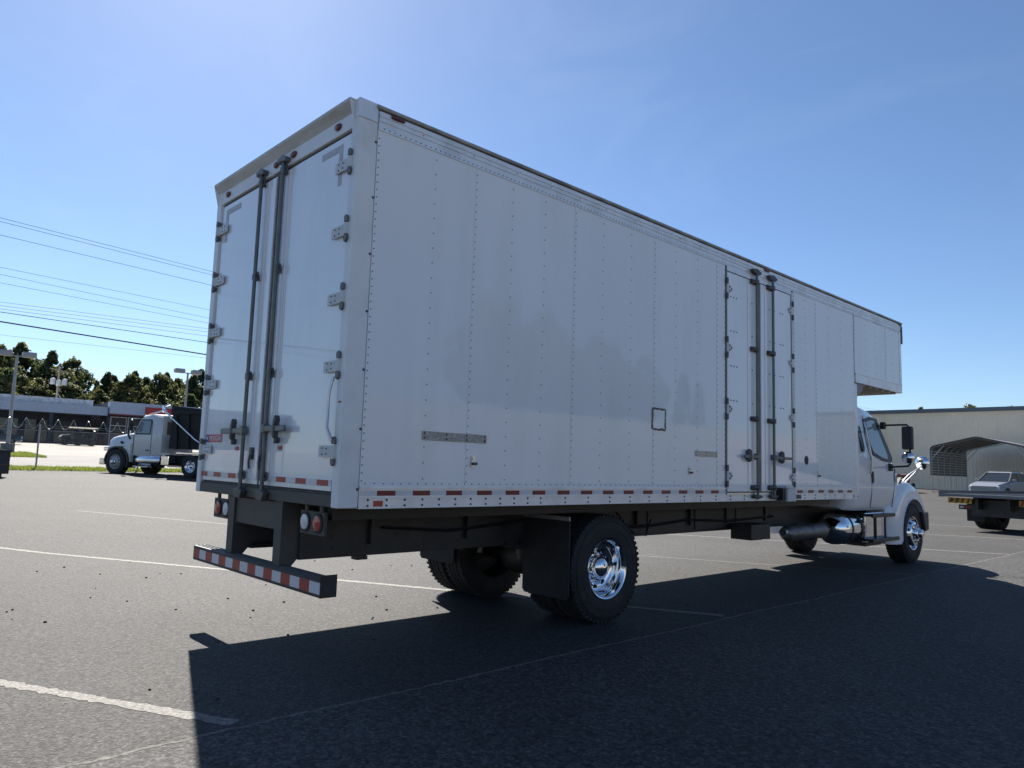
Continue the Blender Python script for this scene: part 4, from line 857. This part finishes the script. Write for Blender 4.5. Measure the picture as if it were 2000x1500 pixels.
# utility cart with canopy
cx, cy = -86.0, 17.9
cart = thing('utility_cart', 'dark utility cart with white canopy parked before the plaza', 'cart', (cx, cy, terr(cx, cy)), R(-92))
D(MB().box(-1.5, 1.3, -.6, .6, .35, .62).prism([(1.0, .6), (1.9, .55), (2.0, .75), (1.8, 1.0), (1.1, 1.08)], 1, -.6, .6), 'body', DARKB, cart)
D(MB().prism([(1.15, 1.09), (1.85, 1.01), (2.0, .80), (1.98, .88), (1.8, 1.07), (1.15, 1.15)], 1, -.58, .58), 'front_cowl', TRUCKW, cart)
D(MB().box(-1.5, 1.1, -.72, .72, 1.86, 1.97), 'canopy', thin_mat('cart_canopy', (.75, .74, .70), (.8, .78, .72), .6, .02), cart, bevel=.03)
for x in (-1.4, -.2, 1.0):
    for s in (1, -1): D(MB().bar((x, s*.62, .6), (x-.05, s*.64, 1.87), .05), 'canopy_post', BLKP, cart)
for x in (-1.0, .0): D(MB().box(x-.25, x+.25, -.55, .55, .62, .82).box(x-.3, x-.2, -.55, .55, .82, 1.25), 'bench_seat', BLKP, cart)
for x in (-1.1, .2, 1.45):
    for s in (1, -1):
        w = put(STEELRIM, 'wheel', cart, (x, s*.62, .28), (0, 0, math.pi/2 if s > 0 else -math.pi/2), (.55,)*3); put(TYRE, 'tyre', w)
# ------------------------------------------------------------------ plaza
gz = 2.2
plz = thing('plaza_building', 'long low shopping plaza with pale blue-grey fascia and dark recessed shopfronts', 'building', (-100, 20, gz))
# local: x towards the lot, y along the front
def Z(v): return v-gz
D(MB().box(-30, -4.0, -70, 3.0, 0, Z(7.0)), 'wall', PWALL, plz)
fas = D(MB().box(-4, 0, -70, 3.9, Z(6.15), Z(7.25)), 'fascia', FASC, plz)
for i in range(60):
    y = 3.2-i*.6
    D(MB().box(0, .02, y, y+.03, Z(6.17), Z(7.23)), 'fascia_rib', FASC, fas)
D(MB().box(-29, -1.2, -70, 2.4, Z(7.0), Z(8.05)), 'parapet', PARA, plz)
for i in range(9): D(MB().box(-.5, -.1, -2.5-i*6, -2.1-i*6, -.3, Z(6.15)), 'column', PWALL, plz)
for i in range(10):
    y = -30+i*3.2
    f = D(MB().box(-3.99, -3.90, y, y+2.6, .3, 3.2), 'shopfront_frame', PWALL, plz); D(MB().box(-3.91, -3.86, y+.1, y+2.5, .4, 3.1), 'pane', STORE, f)
wing = D(MB().box(-30, -.6, 4.0, 40, 0, Z(7.9)), 'wing_wall', PWALL, plz)
wf = D(MB().box(-.6, .6, 4.0, 40, Z(6.45), Z(8.0)), 'wing_fascia', FASC, plz)
D(MB().box(-.6, .64, 4.0, 40, Z(6.30), Z(6.448)), 'red_band', mat('dull_red_band', (.20, .05, .06), .6), wf)
for i in range(11):
    y = 4.4+i*2.1
    f = D(MB().box(-.6, -.5, y, y+1.95, .2, 3.9), 'shopfront_frame', mat('white_frame', (.5, .5, .5), .5), wing); D(MB().box(-.51, -.46, y+.1, y+1.85, .3, 2.7), 'pane', STORE, f); D(MB().box(-.51, -.46, y+.1, y+1.85, 2.8, 3.8), 'pane', STORE, f)
sg = D(MB().box(.62, .80, 8.2, 14.5, Z(6.62), Z(7.55)), 'sign', mat('red_sign', (.35, .03, .035), .5), wf)
D(MB().prism([(8.7, Z(6.75)), (9.3, Z(6.75)), (11.0, Z(7.3)), (10.3, Z(7.3))], 0, .80, .83), 'sign_stripe', PURE, sg)
# ------------------------------------------------------------------ light poles, utility pole, wires
def light_pole(name, label, x, y, top, heads, zb=None, base=.5):
    z0 = terr(x, y) if zb is None else zb
    p = thing(name, label, 'light pole', (x, y, z0), 0, 'parking lot light poles'); h = top-z0
    D(MB().tube([(0, 0, base), (0, 0, h)], [.14, .09], 8), 'pole', POLEG, p, smooth=60)
    D(MB().lathe([(.001, base+.02), (.45, base), (.45, -.2)], (0, 0, 0), (0, 0, 1), 16), 'concrete_base', CONC, p, smooth=40)
    for s in heads:
        D(MB().bar((0, 0, h-.1), (0, s*.5, h+.02), .08), 'bracket', POLEG, p)
        D(MB().box(-.28, .28, s*.32, s*1.2, h-.10, h+.30), 'lamp_head', POLEG, p, bevel=.05)
    return p
light_pole('light_pole', 'grey twin-head light pole at the left edge, in front of tall trees', -59.4, 7.25, 8.35, (-1, 1), base=.75)
light_pole('light_pole', 'grey twin-head light pole rising behind the dump truck bed', -66, 21.72, 9.1, (-1, 1))
up = thing('utility_pole', 'wooden utility pole with three transformers before the trees', 'utility pole', (-118, 21.6, terr(-118, 21.6)))
D(MB().tube([(0, 0, -.5), (0, .0, 11.2)], [.17, .12], 8), 'pole', WOODP, up); D(MB().bar((0, -1.2, 10.9), (0, 1.2, 10.5), .12), 'crossarm', WOODP, up)
for y, z in ((-.75, 8.6), (0, 8.4), (.75, 8.6)): D(MB().lathe([(.001, .9), (.30, .85), (.32, .8), (.32, 0), (.001, 0)], (.35, y, z), (0, 0, 1), 14), 'transformer', mat('pale_transformer', (.52, .53, .53), .5), up, smooth=40)
D(MB().bar((0, 0, 7.5), (0, 1.9, 4.5), .05), 'guy_wire', ALU, up)
wires = [(15.25, 14.60, .014, 0, 'topmost thin power line crossing the sky at left'), (15.03, 14.35, .014, 0, 'second power line from the top, close under the topmost'),
         (14.22, 13.60, .014, 0, 'third power line from the top, alone in its band of sky'), (12.28, 11.80, .011, 0, 'fourth power line from the top at left'),
         (11.85, 11.20, .011, 0, 'fifth power line from the top at left'), (11.35, 10.85, .011, 0, 'sixth power line from the top at left'),
         (10.20, 10.42, .010, 0, 'faint seventh power line from the top at left'), (9.98, 10.20, .010, 0, 'faint eighth power line from the top at left'),
         (9.78, 9.90, .011, 0, 'ninth power line from the top at left'), (9.60, 9.45, .020, 1, 'dark medium cable just above the thickest cable at left'),
         (9.03, 8.58, .042, 1, 'thickest black cable crossing the sky at left'), (8.23, 8.33, .008, 0, 'lowest faint wire under the thick black cable at left')]
for za, zb_, r_, blk, lab in wires:
    sl_ = (zb_-za)/12.1; pts = []
    for i in range(46):
        y = -60+i*12.0; z = za+sl_*(min(max(y, -30), 34)-4.3); pts.append((-48, y, z))
    tag(MB().tube(pts, r_, 5).build('power_line', WIREB if blk else WIREM), lab, 'power line', 'overhead lines along the road')
# ------------------------------------------------------------------ chain-link fence with razor coil
fx = -38.0
fn = thing('chain_link_fence', 'chain-link fence with steel posts and looping razor wire on top', 'fence', (fx, 0, terr(fx, 0)))
FG = mat('fence_steel', (.30, .31, .32), .45, metal=.6)
yy = 5.2-4.65*5
while yy < 46:
    D(MB().tube([(0, yy, -.1), (0, yy, 2.02), (.0, yy, 2.25)], .042, 8), 'fence_post', FG, fn, smooth=60); yy += 4.65
D(MB().tube([(0, -18, 1.95), (0, 46, 1.95)], .021, 6), 'top_rail', FG, fn); 
m = MB(); y = -18.
while y < 46:
    m.bar((0, y, .05), (0, y+1.9, 1.95), .0035); m.bar((0, y+1.9, .05), (0, y, 1.95), .0035); y += .12
D(m, 'chain_mesh', FG, fn, stuff=True)
pts = [(.25*math.cos(t), -18+.68*t/(2*math.pi), 2.28+.25*math.sin(t)) for t in [i*math.pi/6 for i in range(int(64/.68*12))]]
D(MB().tube(pts, .007, 4), 'razor_coil', ALU, fn)
for z in (2.1, 2.2): D(MB().tube([(0, -18, z), (0, 46, z)], .006, 4), 'strand', FG, fn)
# dark bin at the left edge
bn_ = thing('steel_bin', 'dark steel bin cut off by the left edge of the picture', 'bin', (-29.6, 1.6, terr(-29.6, 1.6)), R(8))
D(MB().box(-.9, .9, -2.2, .95, .12, .95), 'bin_body', mat('navy_steel', (.018, .02, .035), .5, var=.3, vscale=3), bn_, bevel=.02)
D(MB().box(.9, .93, -2.2, .95, .45, .50), 'bin_rib', mat('rusty_rib', (.12, .06, .05), .7), bn_); D(MB().box(-.93, .93, -2.2, .97, .95, 1.02), 'bin_rim', mat('navy_steel'), bn_)
for y in (-1.8, .6): D(MB().box(-.8, .8, y, y+.15, 0, .12), 'bin_skid', FRAME, bn_)
# ------------------------------------------------------------------ warehouse and carport
wh = thing('warehouse', 'large beige ribbed-metal warehouse behind the trucks at right', 'building', (-10, 74, terr(-10, 74)-.1))
wl = D(MB().box(-50, 40, 0, 40, 0, 7.55), 'wall', WMETAL, wh)
m = MB()
for i in range(300):
    x = -50+i*.3; m.add([(x, 0, 0), (x+.03, -.03, 0), (x+.09, -.03, 0), (x+.12, 0, 0), (x, 0, 7.5), (x+.03, -.03, 7.5), (x+.09, -.03, 7.5), (x+.12, 0, 7.5)], [(0, 1, 5, 4), (1, 2, 6, 5), (2, 3, 7, 6)])
D(m, 'wall_ribs', WMETAL, wl, stuff=True)
D(MB().box(-50.2, 40.2, -.25, .1, 7.52, 7.85), 'gutter', WTRIM, wh); D(MB().box(-50.1, 40.1, -.05, .0, 7.2, 7.5), 'eave_trim', WMETAL, wh)
D(MB().add([(-50.2, 0, 7.85), (40.2, 0, 7.85), (40.2, 20, 9.2), (-50.2, 20, 9.2), (40.2, 40, 7.85), (-50.2, 40, 7.85)], [(0, 1, 2, 3), (3, 2, 4, 5)]), 'roof', mat('white_roof', (.5, .5, .5), .6), wh)
for x in (-13.2, -.5, 9.5): D(MB().box(x, x+.12, -.17, -.04, 0, 7.5), 'downspout', WMETAL, wh)
cp = thing('carport', 'open metal carport with dark sheeting and tube frame before the warehouse', 'carport', (-15.85, 63, terr(-15.8, 63)))
cw, cd = 6.6, 9.2
prof = [(0, 3.35), (.06, 3.60), (.25, 3.75), (3.05, 4.42), (3.3, 4.45), (3.55, 4.42), (6.35, 3.75), (6.54, 3.60), (6.6, 3.35)]
n = len(prof)
vs = [(x, -.2, z) for x, z in prof]+[(x, cd, z) for x, z in prof]+[(x, cd, z-.04) for x, z in prof]+[(x, -.2, z-.04) for x, z in prof]
fs = [(k, k+1, n+k+1, n+k) for k in range(n-1)]+[(2*n+k, 2*n+k+1, 3*n+k+1, 3*n+k) for k in range(n-1)]+[(k, 3*n+k, 3*n+k+1, k+1) for k in range(n-1)]+[(n+k, n+k+1, 2*n+k+1, 2*n+k) for k in range(n-1)]
D(MB().add(vs, fs), 'roof_sheet', CARPM, cp, smooth=50)
for i in range(7):
    y = .02+i*(cd-.1)/6
    for x in (.06, cw-.06): D(MB().box(x-.03, x+.03, y, y+.06, 0, 3.4), 'post', CARPF, cp)
    D(MB().tube([(.06, y+.03, 3.3), (.12, y+.03, 3.5), (.3, y+.03, 3.66), (3.3, y+.03, 4.34), (6.3, y+.03, 3.66), (6.48, y+.03, 3.5), (6.54, y+.03, 3.3)], .03, 6), 'rafter', CARPF, cp)
    D(MB().bar((.08, y+.03, 2.7), (1.0, y+.03, 3.78), .045), 'knee_brace', CARPF, cp); D(MB().bar((cw-.08, y+.03, 2.7), (cw-1.0, y+.03, 3.78), .045), 'knee_brace', CARPF, cp)
for i in range(10): D(MB().box(-.02, .025, -.15, cd-.02, 1.35+i*.215, 1.35+i*.215+.19), 'side_sheet', CARPM, cp)
for x in (.06, cw-.06): D(MB().box(x-.03, x+.03, 0, cd, 0, .05), 'base_rail', CARPF, cp)
D(MB().box(2.2, 3.3, 7.9, 8.6, 0, 1.25), 'stored_cabinet', mat('rust_black', (.03, .02, .02), .7), cp)
# clutter beside the warehouse
jk = thing('flatbed_trailer', 'small pale trailer with stacked equipment in front of the warehouse, beside the mirrors', 'trailer', (-17.0, 58.5, terr(-17, 58.5)), R(12))
D(MB().box(-1.2, 1.2, -1.5, 1.5, .55, .68), 'trailer_bed', GALV, jk); D(MB().box(-.9, .1, -.8, .8, .68, 1.7), 'equipment_case', TRUCKW, jk, bevel=.05); D(MB().box(.2, .9, -.6, .9, .68, 1.35), 'rusty_drum_rack', mat('rust_brown', (.22, .10, .06), .8, var=.4, vscale=4), jk, bevel=.05)
for s in (1, -1):
    w = put(STEELRIM, 'wheel', jk, (s*1.3, 0, .35), (0, 0, 0 if s > 0 else math.pi), (.68,)*3); put(TYRE, 'tyre', w)
D(MB().bar((0, -1.5, .6), (0, -3.0, .45), .1), 'drawbar', GALV, jk)
# ------------------------------------------------------------------ trees
def crown_mesh(seed, kind, n_cl=150, leaves=55, leaf=.19):
    rnd = random.Random(seed); cl = []
    for i in range(n_cl):
        t = rnd.random(); a = rnd.uniform(0, math.tau)
        z = .26+.74*t
        rad = {0: .36*math.sin(math.pi*min(1, .12+.95*t))**.7, 1: .30*(1-t)**.6+.06, 2: .38*math.sin(math.pi*(.15+.8*t))}[kind]
        rr_ = rad*math.sqrt(rnd.uniform(.15, 1)); cl.append((Vector((math.cos(a)*rr_, math.sin(a)*rr_, z)), rnd.uniform(.028, .062)))
    me_v = []; me_f = []; mi = []
    for c, r_ in cl:
        cm = rnd.choice((0, 0, 1, 1, 2))
        for k in range(leaves):
            d = Vector((rnd.gauss(0, 1), rnd.gauss(0, 1), rnd.gauss(0, .75))); d.normalize(); p = c+d*r_*rnd.uniform(.55, 1.08)
            u = Vector((rnd.gauss(0, 1), rnd.gauss(0, 1), rnd.gauss(0, 1))).normalized(); w = u.cross(Vector((rnd.gauss(0, 1), rnd.gauss(0, 1), rnd.gauss(0, 1)))).normalized()
            s = leaf/13*rnd.uniform(.6, 1.25); o = len(me_v)
            me_v += [tuple(p-u*s-w*s*.6), tuple(p+u*s-w*s*.6), tuple(p+u*s*.8+w*s*.6), tuple(p-u*s*.8+w*s*.6)]; me_f.append((o, o+1, o+2, o+3)); mi.append(cm if rnd.random() < .8 else rnd.choice((0, 1, 2)))
    me = bpy.data.meshes.new('crown'); me.from_pydata(me_v, [], me_f)
    for q in LEAFS: me.materials.append(q)
    me.polygons.foreach_set('material_index', mi); me.update(); 
    tr_ = MB().tube([(0, 0, -.03), (.004, .003, .3), (0, .006, .6), (.0, 0, .86)], [.016, .013, .008, .003], 7)
    for c, r_ in cl[::7]:
        z0 = max(.18, c.z-.18); tr_.tube([(0, 0, z0), tuple((Vector((0, 0, z0))+c)/2+Vector((0, 0, .02))), tuple(c)], [.006, .004, .002], 5)
    return me, tr_.mesh('trunk', BARK)
PROTO = [crown_mesh(11, 0), crown_mesh(12, 0, 170), crown_mesh(13, 1, 120), crown_mesh(14, 2), crown_mesh(15, 2, 130), crown_mesh(16, 0, 180)]
def tree(x, y, top, k, lab, wid=1.0, grp='trees behind the plaza'):
    z0 = terr(x, y); h = top-z0; t = thing('tree', lab, 'tree', (x, y, z0), random.uniform(0, 6.28), grp)
    put(PROTO[k][0], 'crown', t, (0, 0, 0), (0, 0, 0), (h*wid, h*wid, h)); put(PROTO[k][1], 'trunk', t, (0, 0, 0), (0, 0, 0), (h, h, h)); return t
row = [(-138, 17.0, 17.6, 1, .95, 'broad dark tree at the far left edge above the plaza roof'), (-142, 20.5, 19.0, 5, .9, 'tallest dark tree, behind the left light pole'), (-137, 24.2, 17.4, 0, .85, 'dark tree just right of the left light pole'),
       (-141, 28.0, 17.0, 3, .8, 'rounded tree behind the transformers on the utility pole'), (-130, 17.8, 13.4, 4, 1.0, 'shorter yellowish tree at the left edge'), (-144, 31.0, 15.6, 2, .8, 'pointed tree right of the transformers'),
       (-140, 33.5, 15.2, 1, .75, 'thin-topped tree behind the right end of the parapet'), (-134, 36.0, 14.7, 4, .85, 'pale leafy tree above the step in the plaza roof'), (-142, 38.6, 16.0, 0, .75, 'darker tree midway between utility pole and dump truck'),
       (-137, 41.5, 15.6, 3, .8, 'bushy tree above the red shop sign'), (-143, 44.5, 16.6, 5, .75, 'tree above the dump truck cab'), (-136, 47.0, 15.9, 1, .8, 'tree left of the light pole behind the dump bed'), (-142, 50.5, 17.6, 0, .85, 'tall tree behind the second light pole head'),
       (-138, 54.5, 17.0, 3, .9, 'tree partly hidden by the rear door edge of the moving truck'), (-132, 30.5, 11.6, 5, 1.2, 'low bushy tree behind the parapet end'), (-131, 26.0, 12.0, 3, 1.2, 'low dark tree below the transformers'),
       (-146, 36.0, 15.4, 5, 1.1, 'far tree filling the gap right of the transformers'), (-147, 42.0, 15.6, 0, 1.1, 'far tree filling the gap above the shop sign'), (-147, 48.0, 16.0, 1, 1.1, 'far tree filling the gap beside the second light pole'), (-148, 26.0, 16.2, 3, 1.1, 'far tree filling the gap left of the transformers'),
       (-131, 40.0, 11.6, 0, 1.2, 'low rounded tree behind the wing roof, left part'), (-131, 45.0, 12.0, 1, 1.2, 'low rounded tree behind the wing roof, right part'), (-131, 21.6, 12.4, 1, 1.2, 'low bushy tree left of the utility pole'), (-131, 50.5, 12.2, 5, 1.2, 'low tree behind the dump body')]
for x, y, top, k, wd, lab in row: tree(x, y, top, k, lab, wd)
for x, y, top, k, lab in ((-34, 118, 11.6, 0, 'treetop peeking over the warehouse roof nearest the truck'), (-28.0, 120, 11.9, 3, 'larger treetop over the warehouse roof near the fender mirror'), (-23.5, 122, 11.7, 1, 'rightmost treetop over the warehouse roof')):
    tree(x, y, top, k, lab, .7, 'treetops over the warehouse')
# wood on the slope behind the camera, mirrored in the truck's side
wv, wf_, wm_ = [], [], []
for x, y, top, k, wd in ((58, 51, 20.3, 1, 1.0), (59, 56, 20.6, 0, 1.0), (58, 61, 19.8, 3, 1.0), (60, 66, 19.0, 5, 1.0), (58, 71, 18.3, 4, 1.0), (59, 76, 17.8, 0, 1.0), (57, 80, 16.6, 3, 1.0), (55, 53, 14.5, 3, 1.4), (55, 59, 14.5, 0, 1.4), (55, 65, 14.0, 5, 1.4), (55, 71, 14.2, 1, 1.4), (55, 77, 13.5, 4, 1.4), (56, 88, 15.2, 2, .6), (57, 93.5, 14.6, 2, .5)):
    z0 = terr(x, y); h = top-z0; me = PROTO[k][0]; o = len(wv); ca, sa = math.cos(x*7+y), math.sin(x*7+y)
    lo = .0 if wd > 1.2 else 0
    for q in me.vertices:
        c = q.co; zz = (c.z-.22)/.78; wv.append((x+(c.x*ca-c.y*sa)*h*wd, y+(c.x*sa+c.y*ca)*h*wd, z0+zz*h))
    for pl_ in me.polygons: wf_.append(tuple(o+i for i in pl_.vertices)); wm_.append(pl_.material_index)
me = bpy.data.meshes.new('wood'); me.from_pydata(wv, [], wf_)
for q in LEAFS: me.materials.append(q)
me.polygons.foreach_set('material_index', wm_); me.update()
wo_ = bpy.data.objects.new('wood', me); col.objects.link(wo_); wo_['kind'] = 'stuff'; wo_['label'] = 'dark wood mirrored as a grey skyline in the truck side'; wo_['category'] = 'wood'
